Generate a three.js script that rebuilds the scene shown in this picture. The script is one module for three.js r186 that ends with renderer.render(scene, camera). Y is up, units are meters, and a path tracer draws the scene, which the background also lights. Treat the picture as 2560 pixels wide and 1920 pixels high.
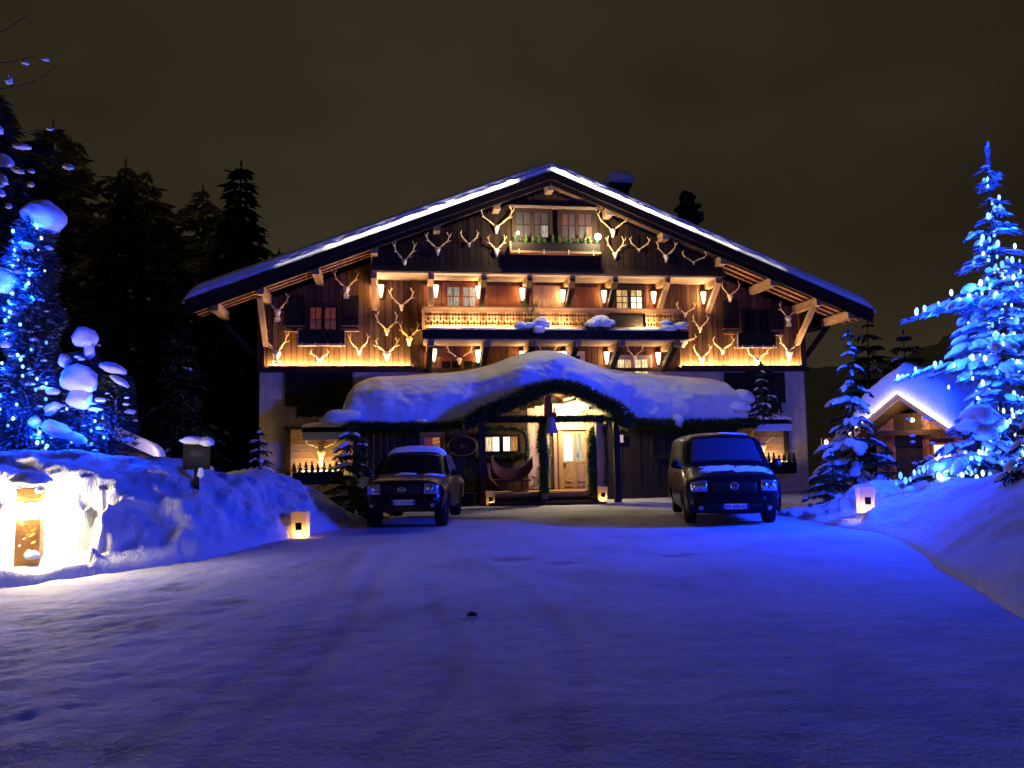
import * as THREE from 'three';
import { ImprovedNoise } from 'three/addons/math/ImprovedNoise.js';
import { mergeGeometries, mergeVertices } from 'three/addons/utils/BufferGeometryUtils.js';
import { RectAreaLightUniformsLib } from 'three/addons/lights/RectAreaLightUniformsLib.js';

// ---------------------------------------------------------------- camera, sky, moon, exposure
const scene = new THREE.Scene();
const R = THREE.MathUtils.degToRad;
const camera = new THREE.PerspectiveCamera(2 * Math.atan(960 / 2000) * 180 / Math.PI, 4 / 3, 0.1, 900);
camera.position.set(0, 1.55, 0);
camera.rotation.order = 'YXZ';
camera.rotation.set(R(4.8), 0, R(-1.0));
scene.add(camera);

const renderer = new THREE.WebGLRenderer({ antialias: true });
renderer.toneMapping = THREE.LinearToneMapping;
renderer.toneMappingExposure = 1;
renderer.shadowMap.enabled = true;
RectAreaLightUniformsLib.init();

const perlin = new ImprovedNoise();
const nz = (x, y = 0, z = 0) => perlin.noise(x + 31.7, y + 17.3, z + 5.1);
const fbm = (x, y, z = 0, o = 4) => { let s = 0, a = 1, f = 1; for (let i = 0; i < o; i++) { s += a * nz(x * f, y * f, z * f + i * 9.1); a *= 0.5; f *= 2.03; } return s; };
const lerp = (a, b, t) => a + (b - a) * t;
const clamp = (x, a = 0, b = 1) => Math.min(b, Math.max(a, x));
const sm = (a, b, x) => { const t = clamp((x - a) / (b - a)); return t * t * (3 - 2 * t); };
function rng(seed) { let s = (seed * 2654435761) >>> 0 || 1; return () => { s ^= s << 13; s >>>= 0; s ^= s >>> 17; s ^= s << 5; s >>>= 0; return s / 4294967296; }; }

{ // overcast night sky over a village: dim brown cloud, a little paler towards the horizon
  const w = 512, h = 256, d = new Float32Array(w * h * 4);
  for (let y = 0; y < h; y++) for (let x = 0; x < w; x++) {
    const el = ((y + 0.5) / h - 0.5) * Math.PI, az = (x + 0.5) / w * 2 * Math.PI;
    const cx = Math.cos(az) * Math.cos(el), cz = Math.sin(az) * Math.cos(el), cy = Math.sin(el);
    const n = fbm(cx * 2.1 + 3.7, cy * 4.2, cz * 2.1 + 1.3, 5);
    const t = Math.max(0, cy);
    const k = (lerp(1.2, 0.28, Math.pow(t, 0.55)) + 0.26 * n + 0.7 * Math.min(0, cx + 0.12)) * SKY_LEVEL();
    const i = (y * w + x) * 4;
    d[i] = 0.0450 * k; d[i + 1] = 0.0345 * k; d[i + 2] = 0.0195 * k; d[i + 3] = 1;
  }
  const t = new THREE.DataTexture(d, w, h, THREE.RGBAFormat, THREE.FloatType);
  t.mapping = THREE.EquirectangularReflectionMapping; t.magFilter = THREE.LinearFilter; t.needsUpdate = true;
  scene.background = t; scene.environment = t;
}
function SKY_LEVEL() { return 0.97; }
const moon = new THREE.DirectionalLight(new THREE.Color(1, 0.87, 0.76), 0.022);   // glow of the clouds over the village behind the camera
moon.position.set(-14, 9.5, 16); moon.castShadow = true; moon.shadow.radius = 60;
Object.assign(moon.shadow.camera, { left: -40, right: 40, top: 40, bottom: -40, near: 1, far: 120 });
scene.add(moon);

// ---------------------------------------------------------------- naming and building helpers
const used = new Map();
function numbered(n) { const k = used.get(n) ?? 0; used.set(n, k + 1); return k ? n + '_' + String(k).padStart(3, '0') : n; }
function tag(o, label, category, group, kind) {
  if (label) o.userData.label = label;
  if (category) o.userData.category = category;
  if (group) o.userData.group = group;
  if (kind) o.userData.kind = kind;
  return o;
}
function thing(name, label, category, pos = [0, 0, 0], turn = 0, group) {
  const o = new THREE.Group(); o.name = numbered(name); o.position.set(...pos); o.rotation.y = turn;
  scene.add(o); return tag(o, label, category, group);
}
function part(name, geo, mat, parent) {
  const m = new THREE.Mesh(Array.isArray(geo) ? merge(geo) : geo, mat); m.name = name; m.castShadow = m.receiveShadow = true; parent.add(m); return m;
}
function pgroup(name, parent, pos, turn) { const g = new THREE.Group(); g.name = name; if (pos) g.position.set(...pos); if (turn) g.rotation.y = turn; parent.add(g); return g; }
function struct(name, geo, mat) { const m = part(numbered(name), geo, mat, scene); m.userData.kind = 'structure'; return m; }
function merge(list) {
  const l = list.map((g) => { g = g.index ? g.toNonIndexed() : g; for (const k of Object.keys(g.attributes)) if (!['position', 'normal', 'uv'].includes(k)) g.deleteAttribute(k); if (!g.attributes.uv) g.setAttribute('uv', new THREE.BufferAttribute(new Float32Array(g.attributes.position.count * 2), 2)); return g; });
  return mergeGeometries(l);
}
// A box whose uv is in metres with v along its longest side.
const uvR = rng(77);
function bx(w, h, d, x = 0, y = 0, z = 0, rx = 0, ry = 0, rz = 0) {
  const g = new THREE.BoxGeometry(w, h, d), uv = g.attributes.uv, ou = uvR() * 7, ov = uvR() * 7;
  const dims = [[d, h, w], [d, h, w], [w, d, h], [w, d, h], [w, h, d], [w, h, d]];
  const longest = w >= h && w >= d ? 'w' : h >= d ? 'h' : 'd';
  const axes = [['d', 'h'], ['d', 'h'], ['w', 'd'], ['w', 'd'], ['w', 'h'], ['w', 'h']];
  for (let f = 0; f < 6; f++) for (let k = 0; k < 4; k++) {
    const i = f * 4 + k, a = uv.getX(i) * dims[f][0], b = uv.getY(i) * dims[f][1];
    if (axes[f][0] === longest) uv.setXY(i, b + ou, a + ov); else uv.setXY(i, a + ou, b + ov);
  }
  if (rx || ry || rz) g.applyMatrix4(new THREE.Matrix4().makeRotationFromEuler(new THREE.Euler(rx, ry, rz)));
  g.translate(x, y, z); return g;
}
const V = (x, y, z) => new THREE.Vector3(x, y, z);
// A bar of rectangular section from a to b.
function bar(a, b, w, h, up = V(0, 1, 0)) {
  const L = a.distanceTo(b), g = bx(w, h, L), z = b.clone().sub(a).normalize();
  const x = up.clone().cross(z); if (x.lengthSq() < 1e-6) x.set(1, 0, 0); x.normalize(); const y = z.clone().cross(x);
  g.applyMatrix4(new THREE.Matrix4().makeBasis(x, y, z).setPosition(a.clone().add(b).multiplyScalar(0.5))); return g;
}
function tube(pts, r, seg = 12, rad = 6, taper = 0) {
  const c = new THREE.CatmullRomCurve3(pts.map((p) => p.isVector3 ? p : V(...p)));
  const g = new THREE.TubeGeometry(c, seg, r, rad, false);
  if (taper) { const p = g.attributes.position, q = V(); for (let i = 0; i <= seg; i++) { c.getPointAt(i / seg, q); const k = 1 - taper * i / seg; for (let j = 0; j <= rad; j++) { const n = i * (rad + 1) + j; p.setXYZ(n, q.x + (p.getX(n) - q.x) * k, q.y + (p.getY(n) - q.y) * k, q.z + (p.getZ(n) - q.z) * k); } } g.computeVertexNormals(); }
  return g;
}
function cyl(rt, rb, h, x, y, z, seg = 12, rx = 0, rz = 0) { const g = new THREE.CylinderGeometry(rt, rb, h, seg); if (rx) g.rotateX(rx); if (rz) g.rotateZ(rz); g.translate(x, y, z); return g; }
function extr(pts, depth, bevel = 0) { const s = new THREE.Shape(pts.map((p) => new THREE.Vector2(...p))); return new THREE.ExtrudeGeometry(s, { depth, bevelEnabled: bevel > 0, bevelSize: bevel, bevelThickness: bevel, bevelSegments: 1 }); }
// A grid surface from f(i/nu, j/nv) -> [x, y, z]; uv from g or in metres over x, z.
function grid(nu, nv, f, uvf, flip) {
  const p = new Float32Array((nu + 1) * (nv + 1) * 3), uv = new Float32Array((nu + 1) * (nv + 1) * 2), ix = [];
  for (let j = 0; j <= nv; j++) for (let i = 0; i <= nu; i++) { const n = j * (nu + 1) + i, q = f(i / nu, j / nv); p.set(q, n * 3); uv.set(uvf ? uvf(i / nu, j / nv, q) : [q[0], q[2]], n * 2); }
  for (let j = 0; j < nv; j++) for (let i = 0; i < nu; i++) { const a = j * (nu + 1) + i, b = a + 1, c = a + nu + 1, d = c + 1; flip ? ix.push(a, c, b, b, c, d) : ix.push(a, b, c, b, d, c); }
  const g = new THREE.BufferGeometry(); g.setAttribute('position', new THREE.BufferAttribute(p, 3)); g.setAttribute('uv', new THREE.BufferAttribute(uv, 2)); g.setIndex(ix); g.computeVertexNormals(); return g;
}
// Loose triangles: needles, leaves.
class Blades {
  constructor() { this.p = []; this.u = []; }
  tri(a, b, c) { this.p.push(a.x, a.y, a.z, b.x, b.y, b.z, c.x, c.y, c.z); this.u.push(0, 0, 1, 0, 0.5, 1); }
  // a pointed spray from a along d (length in d) of half width w
  spray(a, d, side, w) {
    const m = V(a.x + d.x * 0.35, a.y + d.y * 0.35, a.z + d.z * 0.35), e = V(a.x + d.x, a.y + d.y, a.z + d.z);
    const l = V(m.x + side.x * w, m.y + side.y * w, m.z + side.z * w), r = V(m.x - side.x * w, m.y - side.y * w, m.z - side.z * w);
    this.tri(a, l, e); this.tri(a, e, r);
  }
  build() { const g = new THREE.BufferGeometry(); g.setAttribute('position', new THREE.BufferAttribute(new Float32Array(this.p), 3)); g.setAttribute('uv', new THREE.BufferAttribute(new Float32Array(this.u), 2)); g.computeVertexNormals(); return g; }
}
// Lumps of snow: a few variants of a pillow with a flattened foot.
const lumpKinds = [];
for (let s = 0; s < 7; s++) {
  let g = new THREE.IcosahedronGeometry(1, 3); g.deleteAttribute('uv'); g.deleteAttribute('normal'); g = mergeVertices(g, 1e-4);
  const p = g.attributes.position;
  for (let i = 0; i < p.count; i++) { const x = p.getX(i), y = p.getY(i), z = p.getZ(i), k = 1 + 0.24 * nz(x * 1.3 + s * 7, y * 1.3, z * 1.3) + 0.14 * nz(x * 3 + s * 5, y * 3, z * 3); p.setXYZ(i, x * k, (y > 0 ? y : y * 0.55) * k, z * k); }
  g.computeVertexNormals(); const uv = new Float32Array(p.count * 2); for (let i = 0; i < p.count; i++) { uv[i * 2] = p.getX(i); uv[i * 2 + 1] = p.getZ(i); } g.setAttribute('uv', new THREE.BufferAttribute(uv, 2));
  lumpKinds.push(g);
}
function lump(x, y, z, rx, ry, rz, seed = 0, turn = 0, tilt = 0, tiltX = 0) {
  const g = lumpKinds[Math.abs(Math.floor(seed)) % 7].clone();
  g.applyMatrix4(new THREE.Matrix4().compose(V(x, y, z), new THREE.Quaternion().setFromEuler(new THREE.Euler(tiltX, turn, tilt)), V(rx, ry, rz))); return g;
}

// ---------------------------------------------------------------- procedural materials
function periodic(n, seed) { const r = rng(seed), t = Float32Array.from({ length: n * n }, r); return (x, y) => { const xi = Math.floor(x), yi = Math.floor(y), fx = x - xi, fy = y - yi, sx = fx * fx * (3 - 2 * fx), sy = fy * fy * (3 - 2 * fy), g = (a, b) => t[((b % n + n) % n) * n + ((a % n + n) % n)]; return lerp(lerp(g(xi, yi), g(xi + 1, yi), sx), lerp(g(xi, yi + 1), g(xi + 1, yi + 1), sx), sy); }; }
function texture(w, h, f, srgb) {
  const d = new Uint8Array(w * h * 4);
  for (let y = 0; y < h; y++) for (let x = 0; x < w; x++) { const c = f(x / w, y / h), i = (y * w + x) * 4; if (typeof c === 'number') d[i] = d[i + 1] = d[i + 2] = clamp(c) * 255; else { d[i] = clamp(c[0]) * 255; d[i + 1] = clamp(c[1]) * 255; d[i + 2] = clamp(c[2]) * 255; } d[i + 3] = 255; }
  const t = new THREE.DataTexture(d, w, h); t.wrapS = t.wrapT = THREE.RepeatWrapping; t.magFilter = THREE.LinearFilter; t.minFilter = THREE.LinearMipmapLinearFilter; t.generateMipmaps = true; if (srgb) t.colorSpace = THREE.SRGBColorSpace; t.needsUpdate = true; return t;
}
const pA = periodic(8, 3), pB = periodic(32, 4), pC = periodic(128, 5), pD = periodic(256, 6), pE = periodic(16, 8);
const snowBump = texture(512, 512, (u, v) => 0.35 * pA(u * 8, v * 8) + 0.3 * pB(u * 32, v * 32) + 0.2 * pC(u * 128, v * 128) + 0.15 * pD(u * 256, v * 256));
const grain = (u, v) => { const k = 0.6 * pE(u * 16 + 0.6 * pA(u * 8, v * 8), v * 2) + 0.4 * pC(u * 128, v * 4); const f = pD(u * 256, v * 16); return 0.55 * k + 0.3 * f + 0.15 * pB(u * 32, v * 32); };
const woodMap = texture(256, 512, (u, v) => { const g = grain(u, v), k = 0.62 + 0.5 * g; return [k, k * (0.97 + 0.03 * g), k * (0.93 + 0.07 * g)]; }, true);
const woodBump = texture(256, 512, (u, v) => grain(u, v));
const plasterBump = texture(256, 256, (u, v) => 0.5 * pB(u * 32, v * 32) + 0.5 * pC(u * 128, v * 128));
const plasterMap = texture(256, 256, (u, v) => 0.78 + 0.22 * (0.5 * pA(u * 8, v * 8) + 0.3 * pB(u * 32, v * 32) + 0.2 * pC(u * 128, v * 128)), true);
const lin = (r, g, b) => new THREE.Color().setRGB(r, g, b);
const std = (c, o = {}) => new THREE.MeshPhysicalMaterial({ color: lin(...c), roughness: 0.8, specularIntensity: 0.4, ...o });
const wood = (r, g, b, o = {}) => std([r, g, b], { map: woodMap, bumpMap: woodBump, bumpScale: 0.004, roughness: 0.75, ...o });
const rep = (t, k) => { const c = t.clone(); c.repeat.set(k, k); c.needsUpdate = true; return c; };
const M = {
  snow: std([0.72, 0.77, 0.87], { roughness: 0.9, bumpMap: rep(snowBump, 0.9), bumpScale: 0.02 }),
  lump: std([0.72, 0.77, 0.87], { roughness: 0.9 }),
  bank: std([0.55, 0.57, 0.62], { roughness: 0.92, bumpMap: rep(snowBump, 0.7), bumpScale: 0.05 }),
  road: std([1, 1, 1], { vertexColors: true, roughness: 0.8, bumpMap: rep(snowBump, 0.85), bumpScale: 0.016 }),
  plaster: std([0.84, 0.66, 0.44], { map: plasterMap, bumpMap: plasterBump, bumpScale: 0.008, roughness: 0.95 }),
  plank: [wood(0.145, 0.068, 0.024), wood(0.18, 0.088, 0.031), wood(0.105, 0.049, 0.018), wood(0.21, 0.106, 0.04)],
  darkPlank: [wood(0.032, 0.015, 0.006), wood(0.042, 0.02, 0.007), wood(0.024, 0.011, 0.004)],
  beam: wood(0.42, 0.26, 0.14), rafter: wood(0.40, 0.19, 0.07), dark: wood(0.045, 0.025, 0.012), darker: wood(0.022, 0.014, 0.008),
  rail: wood(0.36, 0.20, 0.10), pale: wood(0.5, 0.36, 0.24), red: wood(0.17, 0.05, 0.015), door: wood(0.42, 0.27, 0.13),
  bone: std([0.92, 0.74, 0.42], { roughness: 0.6, bumpMap: plasterBump, bumpScale: 0.004 }), antler: std([0.84, 0.60, 0.26], { roughness: 0.6, bumpMap: woodBump, bumpScale: 0.003 }),
  frosty: [std([0.10, 0.115, 0.12], { roughness: 0.75 }), std([0.15, 0.17, 0.18], { roughness: 0.75 })], needle: [std([0.028, 0.055, 0.022], { roughness: 0.7 }), std([0.04, 0.07, 0.03], { roughness: 0.7 }), std([0.02, 0.04, 0.02], { roughness: 0.7 })],
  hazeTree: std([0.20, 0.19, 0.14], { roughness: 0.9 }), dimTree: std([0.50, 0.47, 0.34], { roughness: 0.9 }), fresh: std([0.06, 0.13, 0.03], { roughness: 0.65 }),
  bark: wood(0.06, 0.045, 0.035), blackMetal: std([0.02, 0.02, 0.022], { roughness: 0.45, metalness: 0.6 }),
  glassDark: new THREE.MeshPhysicalMaterial({ color: lin(0.008, 0.008, 0.010), roughness: 0.15, specularIntensity: 0.45 }),
  carPaint: new THREE.MeshPhysicalMaterial({ color: lin(0.006, 0.006, 0.008), roughness: 0.35, specularIntensity: 0.15, metalness: 0.0, clearcoat: 0.16, clearcoatRoughness: 0.12 }),
  carPlastic: std([0.014, 0.014, 0.015], { roughness: 0.6 }), tyre: std([0.012, 0.012, 0.012], { roughness: 0.9 }), chrome: std([0.7, 0.72, 0.75], { roughness: 0.18, metalness: 1 }),
  lens: new THREE.MeshPhysicalMaterial({ color: lin(0.35, 0.37, 0.42), roughness: 0.12, metalness: 0.75, clearcoat: 1 }),
  frost: std([0.035, 0.035, 0.05], { roughness: 0.75, bumpMap: rep(snowBump, 3), bumpScale: 0.004 }),
  steel: std([0.34, 0.17, 0.06], { roughness: 0.6, metalness: 0.35, bumpMap: plasterBump, bumpScale: 0.003 }),
};
const glow = (r, g, b, k = 1, name) => { const m = new THREE.MeshStandardMaterial({ color: lin(0.02, 0.02, 0.02), emissive: lin(r, g, b), emissiveIntensity: k, roughness: 0.6 }); return m; };
const WARM = [1, 0.66, 0.33], BLUE = [0.004, 0.048, 1], BEAM = [0.004, 0.036, 1];

// lamps
function point(p, color, cd, r = 1.5) { const l = new THREE.PointLight(lin(...color), cd, 0, 2); l.position.copy(p.isVector3 ? p : V(...p)); l.castShadow = true; l.shadow.radius = r; scene.add(l); return l; }
function area(a, b, width, dir, color, nits) { // a strip from a to b that shines towards dir
  const l = new THREE.RectAreaLight(lin(...color), nits, a.distanceTo(b), width), x = b.clone().sub(a).normalize(), z = dir.clone().negate().normalize();
  z.sub(x.clone().multiplyScalar(z.dot(x))).normalize(); const y = z.clone().cross(x);
  l.quaternion.setFromRotationMatrix(new THREE.Matrix4().makeBasis(x, y, z)); l.position.copy(a).add(b).multiplyScalar(0.5); scene.add(l); return l;
}

// ---------------------------------------------------------------- ground
const drop = (z) => -0.16 * sm(-14, -26, z);
const distTo = (x, z, pts) => { let best = 1e9, at = 0, run = 0; for (let i = 0; i + 1 < pts.length; i++) { const [ax, az] = pts[i], [bx_, bz] = pts[i + 1], dx = bx_ - ax, dz = bz - az, L2 = dx * dx + dz * dz, t = clamp(((x - ax) * dx + (z - az) * dz) / L2), d = Math.hypot(x - ax - t * dx, z - az - t * dz); if (d < best) { best = d; at = run + t * Math.sqrt(L2); } run += Math.sqrt(L2); } return [best, at]; };
const ruts = [[[-1.0, -9.6], [-0.76, -7.77], [-0.51, -6.92], [-0.43, -6.26], [-0.46, -5.43], [-0.57, -4.8], [-0.85, -3.9], [-1.4, -2.4]],
  [[-0.4, -11], [-0.04, -9.53], [0.31, -7.87], [0.45, -6.71], [0.42, -5.56], [0.34, -4.76], [0.2, -3.6], [0, -2]],
  [[-2.5, -13], [-2.12, -9.21], [-1.95, -7.51], [-1.95, -6.12], [-2.1, -4]], [[-2.0, -13], [-1.66, -9.16], [-1.55, -7.48], [-1.5, -6.33], [-1.6, -4]],
  [[3.5, -15.5], [2.6, -11], [2.3, -8], [2.4, -5], [2.7, -2]], [[5.0, -15.5], [4.0, -11], [3.5, -8], [3.4, -5], [3.6, -2]], [[-3.0, -16.5], [-2.9, -12], [-3.3, -8], [-4, -4]]];
ruts.slice(4).forEach((r) => { r.k = 0.35; });
const patches = [[-3.63, -7.56, 0.42], [-0.04, -11.61, 0.4], [0.61, -11.12, 0.3], [2.37, -11.95, 0.26], [-4.03, -9.67, 0.35], [-3.0, -8.6, 0.25], [-4.6, -7.9, 0.3], [1.6, -19, 0.8], [-0.6, -20, 0.9]];
const near = (x, z) => 1 - sm(7, 13, Math.abs(x)) * 1;
function gh(x, z) {
  let y = drop(z) + 0.04 * fbm(x * 0.28, z * 0.28, 1, 3) + 0.010 * fbm(x * 1.1, z * 0.9, 4, 3) + 0.006 * fbm(x * 5.2, z * 4.4, 8, 3);
  const left = sm(-1.2, -3.6, x) * sm(-14, -11, z); y += left * (0.018 * fbm(x * 2.2, z * 3.2, 3, 3) + 0.020 * Math.abs(nz(x * 6, z * 7, 2)));
  for (const r of ruts) { const [d, s] = distTo(x, z, r); if (d < 0.4) { const k = 1 - sm(0.05, 0.11, d); const m = 0.75 * (r.k ?? 1); y += m * (-0.006 * k + 0.005 * Math.exp(-((d - 0.15) ** 2) / 0.002) + 0.003 * k * Math.sin(s * 42 + d * 25)); } }
  for (const [px, pz, r] of patches) { const d = Math.hypot(x - px, (z - pz) * 1.0) / r; if (d < 1.3) y -= 0.02 * (1 - sm(0.3, 1.2, d)) * (0.6 + fbm(x * 7, z * 7, 3, 2)); }
  return y;
}
{
  const axis = (lo, a, b, hi, step) => { const v = []; for (let x = a; x <= b + 1e-6; x += step) v.push(x); let d = step, x = a; const l = []; while (x > lo) { d *= 1.25; x = Math.max(lo, x - d); l.unshift(x); } d = step; x = b; while (x < hi) { d *= 1.25; x = Math.min(hi, x + d); v.push(x); } return [...l, ...v]; };
  const xs = axis(-260, -8, 7, 260, 0.07), zs = [...axis(-420, -28, -13, -13, 0.1).slice(0, -1), ...axis(-13, -13, -2.2, 60, 0.055)];
  const nx = xs.length, nzz = zs.length, p = new Float32Array(nx * nzz * 3), uv = new Float32Array(nx * nzz * 2), c = new Float32Array(nx * nzz * 3), ix = [];
  for (let j = 0; j < nzz; j++) for (let i = 0; i < nx; i++) {
    const x = xs[i], z = zs[j], n = j * nx + i, far = sm(30, 60, Math.hypot(x, z));
    p.set([x, far ? lerp(gh(x, z), drop(z) - 0.05, far) : gh(x, z), z], n * 3); uv.set([x, z], n * 2);
    let dirt = 0.35 * sm(-0.1, 0.7, fbm(x * 0.8, z * 0.6, 12, 4)) + 0.30 * sm(0.25, 0.8, fbm(x * 5, z * 4, 22, 3));
    for (const [px, pz, r] of patches) { const d = Math.hypot(x - px, (z - pz) * 1.3) / r; if (d < 1.5) dirt += 0.75 * (1 - sm(0.2, 1.3, d + 0.6 * fbm(x * 6, z * 6, 5, 3))); }
    for (const r of ruts) { const d = distTo(x, z, r)[0]; if (d < 0.3) dirt += 0.2 * (r.k ?? 1) * (1 - sm(0.04, 0.14, d)); }
    dirt = clamp(dirt); c.set([lerp(0.39, 0.16, dirt), lerp(0.40, 0.14, dirt), lerp(0.45, 0.13, dirt)], n * 3);
    if (i + 1 < nx && j + 1 < nzz) { const a = n, b = n + 1, d = n + nx, e = d + 1; ix.push(a, d, b, b, d, e); }
  }
  const g = new THREE.BufferGeometry(); g.setAttribute('position', new THREE.BufferAttribute(p, 3)); g.setAttribute('uv', new THREE.BufferAttribute(uv, 2)); g.setAttribute('color', new THREE.BufferAttribute(c, 3)); g.setIndex(ix); g.computeVertexNormals();
  const m = struct('ground', g, M.road); m.userData.label = 'trampled snow of the driveway with curved tyre tracks';
}

// ---------------------------------------------------------------- snow banks along the driveway
function curve(pts) { return new THREE.CatmullRomCurve3(pts.map((p) => V(...p)), false, 'centripetal'); }
const hollow = { x: -6.2, z: -10.5 };
function bank(name, label, foot, crest, back, ns, nt, shape, extra, ampf = () => 1) {
  const F = curve(foot), C = curve(crest), B = curve(back), a = V(), b = V(), c = V();
  const g = grid(ns, nt, (s, t) => {
    F.getPoint(s, a); C.getPoint(s, b); B.getPoint(s, c);
    let q;
    if (t < 0.55) { const k = t / 0.55, e = shape(k, s); q = [lerp(a.x, b.x, k), lerp(a.y, b.y, e), lerp(a.z, b.z, k)]; }
    else { const k = (t - 0.55) / 0.45; q = [lerp(b.x, c.x, k), lerp(b.y, c.y, sm(0, 1, k)), lerp(b.z, c.z, k)]; }
    const w = sm(0, 0.1, t), u = 0.5 + 0.5 * (1 - sm(0.5, 0.75, t));
    const n1 = fbm(q[0] * 1.0, q[1] * 1.3, q[2] * 1.0, 4), n2 = fbm(q[0] * 3.1 + 9, q[1] * 3.3, q[2] * 3.1, 3);
    const amp = ampf(s);
    const dx = (a.x - b.x), dz = (a.z - b.z), L = Math.hypot(dx, dz) || 1, out = w * u * (0.24 * n1 + 0.05 * n2) * amp;
    q[0] += dx / L * out; q[2] += dz / L * out; q[1] += w * u * (0.09 * n1 + 0.03 * n2) * amp;
    return extra ? extra(q, s, t) : q;
  }, (s, t, q) => [s * 22, t * 6]);
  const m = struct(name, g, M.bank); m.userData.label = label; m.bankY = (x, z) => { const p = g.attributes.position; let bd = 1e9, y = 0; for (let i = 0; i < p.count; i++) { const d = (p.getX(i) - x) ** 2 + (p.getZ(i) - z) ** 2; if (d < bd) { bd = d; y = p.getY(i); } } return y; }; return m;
}
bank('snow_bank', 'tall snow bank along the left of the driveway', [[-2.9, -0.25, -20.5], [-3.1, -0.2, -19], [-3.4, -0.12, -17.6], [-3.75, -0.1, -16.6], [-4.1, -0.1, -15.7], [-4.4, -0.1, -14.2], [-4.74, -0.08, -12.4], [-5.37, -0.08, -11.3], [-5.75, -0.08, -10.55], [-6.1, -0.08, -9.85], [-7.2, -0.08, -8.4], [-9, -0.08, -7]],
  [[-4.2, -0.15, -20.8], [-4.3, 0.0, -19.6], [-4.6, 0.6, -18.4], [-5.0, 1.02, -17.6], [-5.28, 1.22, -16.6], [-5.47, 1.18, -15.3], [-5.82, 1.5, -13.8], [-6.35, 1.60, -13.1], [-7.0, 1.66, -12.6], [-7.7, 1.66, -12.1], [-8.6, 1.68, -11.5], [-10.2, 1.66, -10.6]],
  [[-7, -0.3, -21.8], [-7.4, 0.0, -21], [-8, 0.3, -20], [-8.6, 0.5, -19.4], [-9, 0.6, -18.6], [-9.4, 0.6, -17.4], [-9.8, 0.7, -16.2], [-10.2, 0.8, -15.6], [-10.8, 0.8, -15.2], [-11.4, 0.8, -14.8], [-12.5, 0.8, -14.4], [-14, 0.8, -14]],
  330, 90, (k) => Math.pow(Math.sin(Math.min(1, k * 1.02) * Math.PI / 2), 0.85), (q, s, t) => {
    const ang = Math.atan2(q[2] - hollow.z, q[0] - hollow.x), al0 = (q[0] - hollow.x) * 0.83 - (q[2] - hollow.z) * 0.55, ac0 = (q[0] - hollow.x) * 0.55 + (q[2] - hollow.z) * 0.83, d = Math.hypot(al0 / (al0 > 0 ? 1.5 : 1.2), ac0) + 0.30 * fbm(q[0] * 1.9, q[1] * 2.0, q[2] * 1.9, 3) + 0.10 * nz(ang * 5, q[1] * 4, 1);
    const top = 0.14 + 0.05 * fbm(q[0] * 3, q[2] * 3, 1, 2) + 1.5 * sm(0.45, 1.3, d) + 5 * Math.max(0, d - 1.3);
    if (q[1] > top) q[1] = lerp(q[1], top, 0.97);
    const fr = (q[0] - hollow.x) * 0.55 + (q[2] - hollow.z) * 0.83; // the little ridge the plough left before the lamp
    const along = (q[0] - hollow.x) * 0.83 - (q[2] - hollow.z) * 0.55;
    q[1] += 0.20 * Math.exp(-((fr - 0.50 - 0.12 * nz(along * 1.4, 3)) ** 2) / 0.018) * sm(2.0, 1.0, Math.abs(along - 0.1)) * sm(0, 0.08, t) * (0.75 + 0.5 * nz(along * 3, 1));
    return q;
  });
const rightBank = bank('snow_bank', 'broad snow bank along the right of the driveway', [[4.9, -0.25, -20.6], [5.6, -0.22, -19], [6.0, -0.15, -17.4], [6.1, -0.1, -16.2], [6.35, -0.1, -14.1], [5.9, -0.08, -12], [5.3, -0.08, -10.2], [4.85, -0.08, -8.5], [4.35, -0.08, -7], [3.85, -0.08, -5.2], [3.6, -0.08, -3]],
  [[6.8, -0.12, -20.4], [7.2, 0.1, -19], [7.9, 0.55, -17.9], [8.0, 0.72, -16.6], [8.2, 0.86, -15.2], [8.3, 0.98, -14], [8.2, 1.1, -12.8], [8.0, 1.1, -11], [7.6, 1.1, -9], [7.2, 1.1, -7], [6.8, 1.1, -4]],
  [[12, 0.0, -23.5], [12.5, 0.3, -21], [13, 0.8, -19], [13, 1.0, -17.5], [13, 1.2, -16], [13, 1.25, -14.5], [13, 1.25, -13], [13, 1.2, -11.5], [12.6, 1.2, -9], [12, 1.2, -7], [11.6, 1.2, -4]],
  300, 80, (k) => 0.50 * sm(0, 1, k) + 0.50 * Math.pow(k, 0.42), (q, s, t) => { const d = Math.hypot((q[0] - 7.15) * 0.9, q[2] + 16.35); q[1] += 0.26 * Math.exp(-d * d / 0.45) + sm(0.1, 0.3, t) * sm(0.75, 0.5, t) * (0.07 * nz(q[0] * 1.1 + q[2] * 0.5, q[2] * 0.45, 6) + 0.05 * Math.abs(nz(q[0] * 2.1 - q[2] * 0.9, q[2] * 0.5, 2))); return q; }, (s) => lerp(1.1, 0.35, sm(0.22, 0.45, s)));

// ---------------------------------------------------------------- the chalet: u to the right along the front, y up, n out of the front wall
const HO = V(1.45, 0, -29.5), HT = R(8.7), HU = V(Math.cos(HT), 0, -Math.sin(HT)), HN = V(Math.sin(HT), 0, Math.cos(HT));
const at = (u, y, n) => HO.clone().addScaledVector(HU, u).addScaledVector(HN, n).add(V(0, y, 0));
const rnd = rng(11);
const pick = (l) => l[Math.floor(rnd() * l.length)];
const RU = -0.24, RY = 11.35, LS = 0.390, RS = 0.402, LE = -12.45, RE = 11.8; // ridge, slopes and eaves of the roof deck
const deck = (u) => u < RU ? RY - LS * (RU - u) : RY - RS * (u - RU);
const chalet = thing('chalet', 'large timber chalet with lit antler-hung front under a snowy gable roof', 'chalet', HO.toArray(), HT);

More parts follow.
